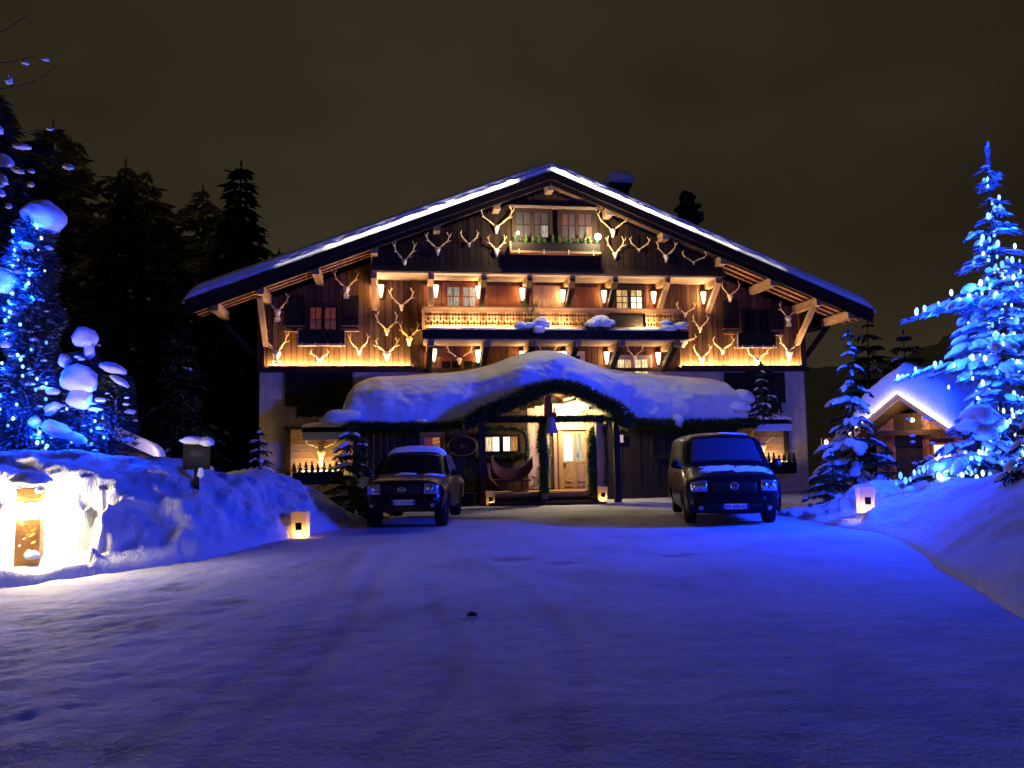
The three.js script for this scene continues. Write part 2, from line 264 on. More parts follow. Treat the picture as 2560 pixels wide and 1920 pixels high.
// masses behind the boards
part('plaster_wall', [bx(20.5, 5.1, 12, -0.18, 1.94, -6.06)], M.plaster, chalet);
part('timber_core', (() => { const g = extr([[-10.38, 4.5], [10.02, 4.5], [10.02, deck(10.02) - 0.4], [RU, RY - 0.4], [-10.38, deck(-10.38) - 0.4]], 11.9); g.translate(0, 0, -11.96); return g; })(), M.darker, chalet);
part('gable_core', (() => { const g = extr([[-6.5, 7.86], [6.3, 7.86], [6.3, deck(6.3) - 0.4], [RU, RY - 0.4], [-6.5, deck(-6.5) - 0.4]], 1.25); g.translate(0, 0, 0.0); return g; })(), M.darker, chalet);
const boards = (u0, u1, w, y0, top, n, mats, skip) => { let u = u0; while (u < u1 - 0.04) { const ww = Math.min(w * (0.85 + 0.3 * rnd()), u1 - u); const c = u + ww / 2, y1 = Math.min(top(c - ww / 2), top(c + ww / 2)); if (!skip || !skip(c)) part('plank', bx(ww - 0.02, y1 - y0, 0.035, c, (y0 + y1) / 2, n + 0.02 + 0.012 * rnd()), pick(mats), chalet); u += ww; } };
const under = (u) => deck(u) - 0.42;
boards(-10.42, -4.9, 0.21, 4.6, under, 0, M.plank);
boards(4.72, 10.06, 0.21, 4.6, under, 0, M.plank);
boards(-4.9, 4.72, 0.23, 4.6, () => 7.82, 0, [M.plank[0], M.plank[2], M.red]);
boards(-6.5, 6.3, 0.22, 7.9, under, 1.26, M.darkPlank);
// dark corner boards and the ledges round the storey
part('corner_post', bx(0.24, 2.9, 0.12, -10.36, 6.0, 0.09), M.plank[2], chalet); part('corner_post', bx(0.22, 2.6, 0.12, 9.98, 5.86, 0.09), M.plank[2], chalet);
part('corner_post', bx(0.26, 3.2, 0.10, -5.02, 6.2, 0.09), M.plank[2], chalet); part('corner_post', bx(0.26, 3.2, 0.10, 4.84, 6.2, 0.09), M.plank[2], chalet);
part('sill_beam', bx(5.6, 0.14, 0.30, -7.64, 4.52, 0.15), M.dark, chalet);
part('sill_beam', bx(5.4, 0.14, 0.30, 7.42, 4.52, 0.15), M.dark, chalet);
part('sill_beam', bx(9.7, 0.14, 0.14, -0.08, 4.52, 0.07), M.dark, chalet);
part('gable_beam', bx(12.85, 0.2, 0.1, -0.1, 7.93, 1.36), M.dark, chalet);
for (const [a, b] of [[-6.5, -4.5], [-4.5, -2.6], [-2.6, -0.95], [-0.95, 0.6], [0.6, 2.25], [2.25, 4.25], [4.25, 6.3]]) part('soffit_board', bx(b - a - 0.05, 0.05, 1.24, (a + b) / 2, 7.83, 0.66), M.pale, chalet);

// roof: deck, snow, rafters, purlins, fascia
const slopeBox = (u0, u1, up, h, n0, n1) => { // a slab that follows one slope, its top `up` above the deck line
  const s = u1 <= RU ? 1 : -1, g = extr([[u0, deck(u0) + up], [u1, deck(u1) + up], [u1, deck(u1) + up - h], [u0, deck(u0) + up - h]].map((p) => p), n1 - n0); g.translate(0, 0, n0); return g; };
part('roof', [slopeBox(LE, RU, 0, 0.12, -13.5, 1.97), slopeBox(RU, RE, 0, 0.12, -13.5, 1.97)], M.darker, chalet);
for (const [a, b] of [[LE, RU - 0.01], [RU + 0.01, RE]]) {
  part('fascia_board', slopeBox(a, b, 0.02, 0.30, 1.98, 2.04), M.dark, chalet);
  part('fascia_board', slopeBox(a, b, -0.24, 0.22, 1.90, 1.965), M.darker, chalet);
  for (const n of [1.52, 1.10, 0.68, 0.26]) part('rafter', slopeBox(a + 0.1, b - 0.1, -0.14, 0.14, n, n + 0.16), M.rafter, chalet);
}
for (const u of [-11.58, -10.13, -8.35, -6.41, -4.27, -2.17, RU, 1.88, 3.94, 6.1, 7.99, 9.76, 10.99]) {
  const n0 = Math.abs(u) > 6.3 ? -0.05 : 1.2, y = deck(u) - 0.30 - 0.16;
  part('purlin', bx(0.24, 0.3, 1.88 - n0, u, y - 0.01, (1.88 + n0) / 2), M.beam, chalet);
}
// eave brackets at both corners and on the right side wall
const leg = (a, b, w = 0.17, m = M.beam) => part('brace', bar(V(...a), V(...b), w, w), m, chalet);
leg([-10.2, 5.4, 0.08], [-10.2, 6.85, 1.5]); leg([9.75, 5.5, 0.08], [9.75, 6.75, 1.5]);
leg([10.0, 4.75, -0.2], [11.2, 6.2, -0.2], 0.16, M.dark); leg([10.0, 6.0, -0.2], [11.3, 6.25, -0.2], 0.14, M.dark);
leg([-10.45, 4.9, -0.2], [-11.6, 6.2, -0.2], 0.16, M.dark);
{ // snow on the roof: a thick sheet rolled over at its edges
  const prof = (s) => lerp(LE - 0.12, RE + 0.12, s);
  const g = grid(260, 60, (s, t) => {
    const u = prof(s), e = Math.min(u - LE + 0.12, RE + 0.12 - u), edge = Math.sqrt(clamp(1 - (1 - clamp(e / 0.7)) ** 2));
    const ridge = 1 - Math.exp(-(((u - RU) / 0.5) ** 2)) * 0.10;
    const th = (0.40 + 0.07 * fbm(u * 0.5, 2, 0, 3)) * (0.30 + 0.70 * edge);
    let n, h;
    if (t < 0.25) { const k = t / 0.25; n = 1.9 + 0.08 * Math.sin(k * Math.PI) + 0.05 * nz(u * 3, k * 3) + 0.025 * nz(u * 11, k * 4); h = k * th * 0.72; }
    else { const k = (t - 0.25) / 0.75, kk = k * k; n = lerp(1.9, -13.4, kk); h = lerp(th * 0.72, 0.62 * (0.25 + 0.75 * edge), Math.sqrt(clamp(1 - (1 - clamp(kk / 0.06)) ** 2))); }
    const bottom = deck(clamp(u, LE, RE)) - 0.35 * Math.max(0, 0.25 - e) ;
    return [u, bottom + 0.015 + h * ridge + 0.02 * fbm(u * 2.2, n * 2, 3, 2), n];
  }, (s, t, q) => [q[0], t * 6]);
  part('roof_snow', g, M.snow, chalet);
}
for (const [u, w, y, capH, bare] of [[4.15, 0.75, 13.2, 0.55, 0], [7.35, 0.7, 12.4, 0.12, 1]]) {
  const c = part('chimney', [bx(w, 4.2, w, u, y - 2.2, -4.6), bx(w + 0.25, 0.14, w + 0.25, u, y - 0.1, -4.6)], M.darker, chalet);
  if (!bare) part('chimney_snow', lump(u, y + 0.18, -4.6, 0.68, 0.46, 0.6, 2), M.lump, c);
  else { part('chimney_cowl', [cyl(0.28, 0.38, 0.55, u, y + 0.15, -4.6, 10), lump(u, y + 0.35, -4.6, 0.36, 0.32, 0.36, 3), bx(0.5, 0.4, 0.5, u + 0.35, y - 0.55, -4.5)], M.blackMetal, c); }
}
// line of warm rope light along the foot of the roof snow
for (const [a, b, k] of [[-1.5, -3.2, 0.8], [-3.2, -4.9, 1], [-4.9, -6.5, 0.7], [-6.5, -8, 0.28], [-8, -9.6, 0.06], [-0.15, 1.6, 1], [1.6, 3.3, 0.8], [3.3, 5, 0.42], [5, 6.6, 0.18], [6.6, 8.4, 0.06]]) {
  const A = V(a, deck(a) + 0.055, 2.0), B = V(b, deck(b) + 0.055, 2.0);
  part('rope_light', tube([A, A.clone().lerp(B, 0.5), B], 0.013, 10, 6), glow(1, 0.88, 0.72, 2.5 * k), chalet);
  area(at(a, deck(a) + 0.08, 2.06), at(b, deck(b) + 0.08, 2.06), 0.03, HN.clone().negate().add(V(0, 0.55, 0)), [1, 0.86, 0.68], 95 * k);
}

// windows: frame, panes, curtains behind
const drape = texture(256, 256, (u, v) => { const f = 0.5 + 0.5 * Math.sin(u * 6.2832 * 9 + 1.5 * Math.sin(v * 6.2832) + 4 * pA(u * 8, v * 8)); return 0.35 + 0.4 * f + 0.35 * (pA(u * 8, v * 8) - 0.3) + 0.15 * pB(u * 32, v * 32); });
const paneMats = { white: glow(0.9, 0.68, 0.32, 1.0), yellow: glow(0.85, 0.52, 0.17, 0.75), dim: glow(0.34, 0.29, 0.20, 0.75), pale: glow(0.42, 0.36, 0.27, 0.8), red: glow(0.17, 0.030, 0.010, 0.6), orange: glow(0.7, 0.26, 0.04, 0.6), rose: glow(0.12, 0.035, 0.03, 0.5), brown: glow(0.10, 0.055, 0.025, 0.6), hot: glow(1, 0.92, 0.68, 1.8), off: M.glassDark };
for (const k of ['white', 'yellow', 'dim', 'pale', 'red', 'orange', 'rose', 'brown']) { paneMats[k].emissiveMap = drape; paneMats[k].emissiveIntensity *= 1.5; }
function windowUnit(parent, u, y, w, h, n, cols, rows, mats, frameMat, name = 'window', leaves = 2) {
  const g = pgroup(name, parent), f = [], t = 0.07, lw = w / leaves, m = 0.03;
  f.push(bx(w + 0.2, 0.1, 0.09, u, y + h / 2 + 0.05, n), bx(w + 0.2, 0.1, 0.11, u, y - h / 2 - 0.05, n + 0.01), bx(0.1, h, 0.09, u - w / 2 - 0.05, y, n), bx(0.1, h, 0.09, u + w / 2 + 0.05, y, n));
  let k = 0;
  for (let l = 0; l < leaves; l++) {
    const x0 = u - w / 2 + l * lw, x1 = x0 + lw;
    f.push(bx(t, h, 0.05, x0 + t / 2, y, n), bx(t, h, 0.05, x1 - t / 2, y, n), bx(lw - 2 * t, t, 0.05, (x0 + x1) / 2, y + h / 2 - t / 2, n), bx(lw - 2 * t, t, 0.05, (x0 + x1) / 2, y - h / 2 + t / 2, n));
    const ix = x0 + t, iw = lw - 2 * t, iy = y - h / 2 + t, ih = h - 2 * t;
    for (let i = 1; i < cols; i++) f.push(bx(m, ih, 0.035, ix + iw * i / cols, y, n + 0.002));
    for (let j = 1; j < rows; j++) f.push(bx(iw, m, 0.03, (x0 + x1) / 2, iy + ih * j / rows, n + 0.001));
    for (let j = 0; j < rows; j++) for (let i = 0; i < cols; i++) part('pane', bx(iw / cols - 0.004, ih / rows - 0.004, 0.008, ix + iw * (i + 0.5) / cols, iy + ih * (j + 0.5) / rows, n - 0.012), mats[k++ % mats.length], g);
  }
  part('frame', f, frameMat, g); return g;
}
const P = paneMats;
windowUnit(chalet, -3.3, 7.22, 1.16, 0.84, 0.08, 2, 2, [P.dim, P.pale, P.dim, P.dim, P.pale, P.pale, P.dim, P.pale], M.red);
windowUnit(chalet, 3.06, 7.18, 1.12, 0.86, 0.08, 2, 3, [P.yellow, P.yellow, P.yellow, P.yellow, P.yellow, P.yellow, P.hot, P.hot, P.hot, P.hot, P.yellow, P.white], M.dark);
part('door_panel', bx(1.15, 1.45, 0.05, -0.05, 6.95, 0.085), M.rail, chalet);
part('door_panel', bx(1.25, 1.6, 0.05, -1.75, 6.85, 0.085), M.red, chalet); part('door_panel', bx(0.9, 1.6, 0.05, 1.42, 6.85, 0.085), M.red, chalet);
windowUnit(chalet, -8.24, 6.32, 1.02, 1.02, 0.10, 2, 2, [P.rose, P.rose, P.red, P.red, P.rose, P.rose, P.red, P.red], M.dark);
windowUnit(chalet, 8.15, 6.25, 1.1, 1.05, 0.10, 2, 2, [P.off], M.darker);
windowUnit(chalet, -0.85, 9.6, 1.28, 1.02, 1.36, 2, 2, [P.brown, P.rose, P.brown, P.brown, P.brown, P.pale, P.rose, P.brown], M.dark);
windowUnit(chalet, 0.80, 9.6, 1.22, 1.02, 1.36, 2, 2, [P.rose, P.rose, P.red, P.rose, P.brown, P.orange, P.red, P.red], M.dark);
part('window_lintel', bx(3.2, 0.09, 0.16, -0.05, 10.24, 1.37), M.beam, chalet);
windowUnit(chalet, 0.62, 4.86, 1.1, 0.5, 0.09, 2, 1, [P.off], M.pale); windowUnit(chalet, 3.12, 4.62, 1.3, 0.7, 0.09, 2, 1, [P.white, P.yellow, P.white, P.white], M.pale);
windowUnit(chalet, -3.3, 4.62, 1.6, 0.6, 0.09, 2, 1, [P.off], M.red);
// ground-floor windows with dark shutters on the plaster
for (const [u, y, w, h, sl, sr] of [[-8.3, 3.85, 0.95, 1.08, 0.66, 0.5], [8.15, 3.82, 0.85, 1.06, 0.86, 0.52]]) {
  windowUnit(chalet, u, y, w, h, 0.02, 2, 3, [P.off], M.darker);
  for (const [c, ww] of [[u - w / 2 - 0.12 - sl / 2, sl], [u + w / 2 + 0.12 + sr / 2, sr]]) { const s = pgroup('shutter', chalet); for (let i = 0; i < 3; i++) part('plank', bx(ww / 3 - 0.012, h + 0.12, 0.04, c - ww / 2 + ww * (i + 0.5) / 3, y, 0.03), M.dark, s); part('batten', [bx(ww - 0.06, 0.08, 0.03, c, y + 0.35, 0.065), bx(ww - 0.06, 0.08, 0.03, c, y - 0.35, 0.065)], M.darker, s); }
}
// dark shutters beside the two first-floor windows, and the short ledges at their feet
for (const [u, w] of [[-9.22, 0.62], [-7.3, 0.62], [7.1, 0.64], [9.0, 0.5]]) { const s = pgroup('shutter', chalet); for (let i = 0; i < 3; i++) part('plank', bx(w / 3 - 0.012, 1.2, 0.04, u - w / 2 + w * (i + 0.5) / 3, 6.62, 0.08), M.darker, s); part('batten', bx(w - 0.08, 0.08, 0.03, u, 6.5, 0.115), M.darker, s); }
for (const [u, w, y] of [[-9.22, 0.72, 6.0], [-7.28, 0.62, 6.02], [7.05, 0.62, 6.0], [8.95, 0.5, 5.95]]) part('wall_ledge', [bx(w, 0.05, 0.10, u, y + 0.08, 0.10), bx(w, 0.05, 0.10, u, y - 0.09, 0.10)], M.rafter, chalet);

// balcony: beams, floor, ledge with snow, railing of cut boards
part('balcony_floor', [bx(9.3, 0.12, 1.7, -0.05, 5.46, 0.85)], M.pale, chalet);
part('balcony_beam', bx(9.5, 0.30, 0.12, -0.05, 5.58, 1.74), M.darker, chalet);
part('balcony_beam', bx(9.3, 0.07, 0.5, -0.05, 5.70, 1.42), M.dark, chalet);
{ const g = grid(120, 14, (s, t) => { const u = lerp(-4.6, 4.45, s), a = t * Math.PI, e = Math.min(1, Math.min(u + 4.62, 4.47 - u) / 0.12); return [u, 5.738 + 0.09 * Math.sin(a) * Math.sqrt(Math.max(0, e)) * (1 + 0.5 * nz(u * 2.2, 4)) , 1.60 + 0.24 * Math.cos(a) * (1 + 0.15 * nz(u * 3, 2))]; }, (s, t, q) => [q[0], t], true); part('balcony_snow', g, M.snow, chalet); }
part('handrail', bx(9.4, 0.07, 0.14, 0, 6.62, 1.1), M.rail, chalet); part('rail_base', bx(9.4, 0.06, 0.10, 0, 5.93, 1.1), M.rail, chalet); part('handrail', bx(9.4, 0.10, 0.05, 0, 6.535, 1.1), M.rail, chalet);
{ // one cut board: waisted sides, two window holes and half lozenges between
  const hw = 0.104, s = new THREE.Shape(); const pts = [[-hw, 0], [hw, 0], [hw, 0.03], [0.066, 0.07], [0.066, 0.17], [hw, 0.22], [hw, 0.26], [0.075, 0.29], [hw, 0.33], [hw, 0.37], [0.070, 0.41], [0.070, 0.47], [hw, 0.50], [hw, 0.525]];
  s.setFromPoints([...pts.map((p) => new THREE.Vector2(...p)), ...pts.slice().reverse().map((p) => new THREE.Vector2(-p[0], p[1]))]);
  const hole = (l) => s.holes.push(new THREE.Path(l.map((p) => new THREE.Vector2(...p))));
  hole([[-0.05, 0.07], [-0.05, 0.155], [0.05, 0.155], [0.05, 0.07]]); hole([[0, 0.19], [-0.045, 0.275], [0, 0.36], [0.045, 0.275]]); hole([[-0.055, 0.385], [-0.055, 0.47], [0.055, 0.47], [0.055, 0.385]]);
  const g = new THREE.ExtrudeGeometry(s, { depth: 0.03, bevelEnabled: false });
  for (let i = 0; i < 43; i++) { const u = -4.57 + i * 0.2165; if (u > 1.95 && u < 3.25) continue; const b = part('baluster', g, i % 3 ? M.rail : M.plank[3], chalet); b.position.set(u, 5.955, 1.085); }
}
part('balcony_panel', [bx(1.26, 0.42, 0.05, 2.6, 6.18, 1.1), bx(1.26, 0.05, 0.05, 2.6, 6.47, 1.1), ...Array.from({ length: 8 }, (_, i) => bx(0.05, 0.1, 0.05, 2.0 + i * 0.17, 6.42, 1.1))], M.darker, chalet);  // backlit shade put into the panel colour
part('end_rail', [bx(0.07, 0.08, 1.1, -4.72, 6.62, 0.55), bx(0.07, 1.1, 0.09, -4.72, 6.1, 1.1), bx(0.06, 0.5, 1.0, -4.72, 6.2, 0.55)], M.rail, chalet);
for (const u of [-4.5, -2.55, -0.94, 0.65, 2.26, 4.3]) { part('console_beam', bx(0.2, 0.22, 1.72, u, 5.29, 0.86), M.beam, chalet); leg([u - 0.02, 4.5, 0.12], [u - 0.02, 5.3, 1.55], 0.2, M.darker); }
for (const u of [-6.43, -4.45, -2.59, -0.94, 0.62, 2.22, 4.19, 6.15]) { part('console_beam', bx(0.2, 0.2, 1.2, u, 7.70, 0.62), M.beam, chalet); leg([u, 6.72, 0.12], [u, 7.66, 1.24], 0.17, u < -4.3 || u > 4.1 ? M.beam : M.dark); }  // inner braces take dark wood for their backlit shade, outer ones stay light

// lamps under the beams: tapered shades on the wall, each with its own light
const shadeGeo = (() => { const g = new THREE.LatheGeometry([[0.012, 0], [0.035, 0.02], [0.062, 0.14], [0.088, 0.32], [0.10, 0.44], [0.092, 0.47], [0.0, 0.47]].map((p) => new THREE.Vector2(...p)), 14); g.scale(1.1, 1, 0.8); return g; })();
const shadeMat = glow(1, 0.82, 0.55, 2.4);
function wallLamp(u, yTop, n, cd) {
  const l = pgroup('wall_lamp', chalet, [u, yTop - 0.47, n]); part('lamp_shade', shadeGeo, shadeMat, l); part('lamp_bracket', [bx(0.05, 0.05, n - 0.02, 0, 0.5, -n / 2), bx(0.16, 0.04, 0.16, 0, 0.495, 0)], M.blackMetal, l);
  point(at(u - 0.08, yTop - 0.1, n + 0.13), WARM, cd * 0.55, 2.5); point(at(u - 0.05, yTop - 0.36, n + 0.13), WARM, cd * 0.45, 2.5);
}
for (const [u, y] of [[-4.23, 7.62], [-2.68, 7.6], [-1.05, 7.55], [0.48, 7.5], [2.06, 7.5], [4.0, 7.48], [5.98, 7.5], [-6.2, 7.6]]) wallLamp(u, y, 0.16, u > 5 || u < -6 ? 4.5 : 2.5);
for (const [u, y] of [[-4.32, 5.28], [-2.72, 5.24], [-1.1, 5.2], [0.48, 5.2], [2.1, 5.18], [4.1, 5.16]]) wallLamp(u, y, 0.16, 2.0);
// light strips at the foot of the boards, behind a small upstand
for (const [a, b] of [[-10.1, -5.1], [4.95, 9.8]]) {
  part('light_strip', bx(b - a, 0.02, 0.03, (a + b) / 2, 4.61, 0.14), glow(1, 0.7, 0.36, 4), chalet); part('strip_cover', bx(b - a, 0.07, 0.02, (a + b) / 2, 4.625, 0.27), M.darker, chalet);
  area(at(a, 4.635, 0.14), at(b, 4.635, 0.14), 0.04, V(0, 1, 0).addScaledVector(HN, -0.12), WARM, 740);
}
// strips on the balcony ledge that light the railing
for (const [a, b, k] of [[-4.5, -1.5, 1], [-0.5, 0.5, 1.3], [2.95, 3.65, 1.8]]) { part('light_strip', bx(b - a, 0.03, 0.04, (a + b) / 2, 5.80, 1.33), glow(1, 0.8, 0.45, 4), chalet); area(at(a, 5.83, 1.33), at(b, 5.83, 1.33), 0.03, V(0, 1, 0).addScaledVector(HN, -0.9), [1, 0.72, 0.34], 700 * k); }
// two floodlights in the gable flower box
for (const [u, y, k, r] of [[-1.49, 9.09, 17, 0.06], [1.36, 9.02, 22, 0.12]]) { const l = pgroup('spot_lamp', chalet, [u, y, 2.1]); part('lamp_glass', new THREE.SphereGeometry(r, 16, 12), glow(1, 0.95, 0.78, 6), l); part('lamp_stem', [cyl(0.015, 0.015, 0.25, 0, -0.15, -0.38, 8), bar(V(0, -0.03, -0.38), V(0, -0.01, -0.04), 0.02, 0.02)], M.blackMetal, l); point(at(u, y, 2.1), [1, 0.85, 0.55], k, 4); }

// window boxes (lifted off, so things of their own), each with little conifers and twigs
function sprigs(B, x, y, z, h, r, n, rr) { for (let i = 0; i < n; i++) { const a = rr() * 6.283, t = rr(), q = V(Math.cos(a) * r * (1 - t) * 0.3, 0, Math.sin(a) * r * (1 - t) * 0.3), d = V(Math.cos(a) * r * (1 - t * 0.7), h * (0.1 + 0.25 * rr()), Math.sin(a) * r * (1 - t * 0.7)); B.spray(V(x + q.x, y + h * t, z + q.z), d, V(-Math.sin(a), 0.3, Math.cos(a)), 0.012 + 0.25 * 0.06); } }
function windowBox(label, u, y, w, h, n, d, rim, green, seed) {
  const t = thing('window_box', label, 'window box', at(u, y, n).toArray(), HT, 'window boxes on the chalet front'), rr = rng(seed);
  part('trough', [bx(w, h, d, 0, 0, 0)], M.darker, t);
  part('rim', [bx(w + 0.06, 0.07, 0.05, 0, -h / 2 - 0.035, d / 2), bx(0.05, h + 0.04, 0.05, -w / 2 - 0.027, 0, d / 2), bx(w + 0.04, 0.05, 0.05, 0, -h / 2 - 0.03, -d / 2 + 0.03)], rim, t);
  for (let i = 0; i < 4; i++) part('hook', bx(0.02, 0.16, 0.03, -w / 2 + w * (i + 0.3) / 3.6, -h / 2 - 0.04, d / 2 + 0.045), M.bone, t);
  if (green) { const B = new Blades(); for (let i = 0; i < green; i++) sprigs(B, -w / 2 + w * (i + 0.5 + 0.5 * (rr() - 0.5)) / green, h / 2, 0.05 * (rr() - 0.5), 0.12 + 0.2 * rr(), 0.08, 60, rr); part('greenery', B.build(), M.fresh, t); }
  return t;
}
windowBox('long lit flower box under the window pair in the gable', -0.08, 8.7, 3.2, 0.3, 1.62, 0.32, M.rafter, 14, 5);
windowBox('dark window box under the red-curtained window on the first floor', -8.25, 5.66, 1.56, 0.5, 0.36, 0.4, M.pale, 0, 6);
windowBox('dark window box under the unlit window at the chalet\'s far first-floor corner', 7.9, 5.62, 1.5, 0.48, 0.36, 0.4, M.pale, 0, 7);
windowBox('dark flower box under the shuttered ground-floor window beside the snowbound conifer', -8.3, 3.02, 1.6, 0.34, 0.3, 0.36, M.pale, 0, 8);
windowBox('flower box under the shuttered window above the van', 8.0, 3.05, 1.6, 0.3, 0.3, 0.36, M.dark, 8, 9);
// snow-laden shrubs standing on the balcony ledge
function balconyPlant(label, u, n, w, h, seed, tall) {
  const t = thing('balcony_shrub', label, 'shrub', at(u, 5.76, n).toArray(), HT, 'snowy shrubs along the balcony ledge'), rr = rng(seed), B = new Blades();
  for (let i = 0; i < 700; i++) { const a = rr() * 6.283, e = Math.asin(rr() * 1.5 - 0.5), r0 = 0.25 + 0.5 * rr(), c = V(Math.cos(a) * Math.cos(e) * w / 2, Math.sin(e) * h * 0.5, Math.sin(a) * Math.cos(e) * 0.3); B.spray(V(c.x * r0, 0.1 + c.y * r0, c.z * r0), c.clone().multiplyScalar(0.35).add(V(0, -0.06, 0)), V(-Math.sin(a), rr() - 0.5, Math.cos(a)).normalize(), 0.025); }
  if (tall) for (let i = 0; i < 9; i++) { const a = rr() * 6.283, d = V(Math.cos(a) * 0.32, 0.45 + 0.35 * rr(), Math.sin(a) * 0.15); for (let k = 0; k < 30; k++) { const s = k / 30, b = rr() * 6.283; B.spray(d.clone().multiplyScalar(s).add(V(0, 0.45, 0)), V(Math.cos(b) * 0.07, 0.07, Math.sin(b) * 0.07), V(-Math.sin(b), 0, Math.cos(b)), 0.012); } }
  part('foliage', B.build(), tall ? M.fresh : M.needle[1], t);
  const L = []; for (let i = 0; i < 6; i++) L.push(lump((rr() - 0.5) * w * 0.8, -0.05 + rr() * h * 0.55, 0.12 + rr() * 0.18, w * (0.2 + 0.12 * rr()), h * (0.16 + 0.1 * rr()), 0.2, i + seed, rr() * 6, (rr() - 0.5) * 0.5)); part('snow_cap', L, M.lump, t);
}
balconyPlant('snow-heaped shrub with upright green fir twigs between the two lit railing sections', -1.05, 1.72, 1.0, 0.75, 21, true);
balconyPlant('widest snow-heaped shrub on the balcony, next to the dark railing panel', 1.35, 1.74, 1.35, 0.8, 22, false);
balconyPlant('snow-capped shrub at the far end of the balcony ledge', 4.15, 1.74, 0.95, 0.6, 23, false);

// ---------------------------------------------------------------- antlers
const trophyMats = [M.bone, M.antler];
function trophy(label, u, yc, w, h, n, seed, o = {}) {
  const t = thing('deer_trophy', label, 'antlers', at(u, yc - h / 2, n).toArray(), HT, 'deer skulls with antlers on the chalet front'), rr = rng(seed);
  const sk = o.skull ?? 0.36, sh = h * sk, sw = Math.min(0.13, 0.36 * sh) * (o.wide ?? 1);
  // skull: braincase, eye sockets, long muzzle
  const prof = [[0.10, 0], [0.34, 0.04], [0.46, 0.16], [0.50, 0.3], [0.62, 0.46], [0.92, 0.6], [1.0, 0.72], [0.84, 0.86], [0.5, 0.97], [0.02, 1]];
  const g = new THREE.LatheGeometry(prof.map(([x, y]) => new THREE.Vector2(x * sw, y * sh)), 14), p = g.attributes.position;
  for (let i = 0; i < p.count; i++) { const y = p.getY(i) / sh, z = p.getZ(i), x = p.getX(i); let zz = z * 0.75 + 0.10 * Math.sin(clamp(y) * Math.PI) * 0.6; const eye = Math.exp(-((Math.abs(x) / sw - 0.75) ** 2) / 0.05 - ((y - 0.62) ** 2) / 0.008); if (z > 0) zz -= 0.03 * eye; p.setXYZ(i, x * (1 - 0.15 * eye), p.getY(i), zz + 0.03); }
  g.computeVertexNormals(); part('skull', g, M.bone, t);
  if (o.jaw) part('jaw', [bx(sw * 1.5, sh * 0.13, 0.05, 0, -0.005, 0.08), lump(-sw * 0.5, sh * 0.14, 0.1, sw * 0.35, sh * 0.08, 0.05, 1), lump(sw * 0.5, sh * 0.14, 0.1, sw * 0.35, sh * 0.08, 0.05, 2)], M.bone, t);
  for (const s of [-1, 1]) {
    const y0 = sh * 0.93, top = h - y0, k = 0.9 + 0.2 * rr(), sx = s < 0 ? (o.l ?? 1) : (o.r ?? 1), W = w / 2 * sx;
    const pts = [V(s * sw * 0.45, y0 - 0.02, 0.03), V(s * W * 0.40, y0 + top * 0.16, 0.08), V(s * W * 0.86, y0 + top * 0.42 * k, 0.14), V(s * W * (0.98), y0 + top * 0.68, 0.16), V(s * W * (0.80 + 0.12 * rr()), y0 + top * (0.97 + 0.05 * rr()) * (s < 0 ? o.lt ?? 1 : o.rt ?? 1), 0.12)];
    const c = new THREE.CatmullRomCurve3(pts), r = 0.027 * (o.thick ?? 1), gs = [tube(pts, r, 16, 6, 0.6)];
    const tine = (f, dx, dy, dz, L) => { const a = c.getPointAt(f); gs.push(tube([a, a.clone().add(V(s * dx * L * 0.6, dy * L * 0.35, dz * L * 0.7)), a.clone().add(V(s * dx * L, dy * L, dz * L))], r * 0.62, 6, 5, 0.7)); };
    tine(0.12, 0.75, 0.35, 0.5, 0.14 + 0.08 * rr()); if (rr() > 0.3 || w > 0.7) tine(0.4 + 0.08 * rr(), 0.9, 0.3, 0.4, 0.12 + 0.08 * rr());
    if (w > 0.55) tine(0.7, 0.5, 0.9, 0.2, top * (0.22 + 0.12 * rr())); if (w > 0.7) tine(0.84, -0.55, 0.8, 0.2, top * 0.2);
    part('antler', gs, M.antler, t);
  }
  return t;
}
trophy('large many-tined deer skull at the gable window\'s dimmer end', -2.14, 9.77, 1.1, 1.06, 1.32, 1, { skull: 0.30, thick: 1.2 });
trophy('deer skull with open antlers below the second purlin end from the gable window', -4.22, 8.83, 0.78, 0.84, 1.32, 2);
trophy('smallest pale skull with inward-curving horns beside the gable window', -3.12, 9.03, 0.59, 0.59, 1.32, 3, { skull: 0.28 });
trophy('deer skull right under the large many-tined one in the gable', -2.15, 8.8, 0.59, 0.78, 1.32, 4, { skull: 0.4 });
trophy('deer skull with tall antlers above the lit soffit end of the gable', -5.38, 8.45, 0.68, 0.91, 1.32, 5, { skull: 0.3 });
trophy('large grey deer skull beside the bright floodlight of the gable', 2.12, 9.71, 1.1, 1.01, 1.32, 6, { skull: 0.34 });
trophy('grey deer skull hanging below the large one beside the floodlight', 2.18, 8.82, 0.6, 0.84, 1.32, 7, { skull: 0.32 });
trophy('wide pair of dark antlers with a tiny skull, second row beyond the floodlight', 3.09, 8.96, 0.71, 0.55, 1.32, 8, { skull: 0.25 });
trophy('shaded blue-grey deer skull halfway down the far slope of the gable', 4.1, 8.72, 0.67, 0.81, 1.32, 9, { skull: 0.38 });
trophy('nearly black wide antlers, lowest at the far end of the gable', 5.15, 8.51, 0.91, 0.51, 1.32, 10, { skull: 0.28 });
trophy('dim deer head just under the eave between window and gable bracket', -7.43, 7.63, 0.79, 1.01, 0.06, 11, { skull: 0.42, jaw: 1 });
trophy('yellow toothed deer head high up at the outer corner by the snowy eave', -9.81, 6.78, 0.72, 0.99, 0.06, 12, { skull: 0.42, jaw: 1 });
trophy('brightly lit toothed deer head low at the corner over the plaster', -9.83, 5.34, 0.69, 1.16, 0.06, 13, { skull: 0.42, jaw: 1, thick: 1.2, wide: 1.2 });
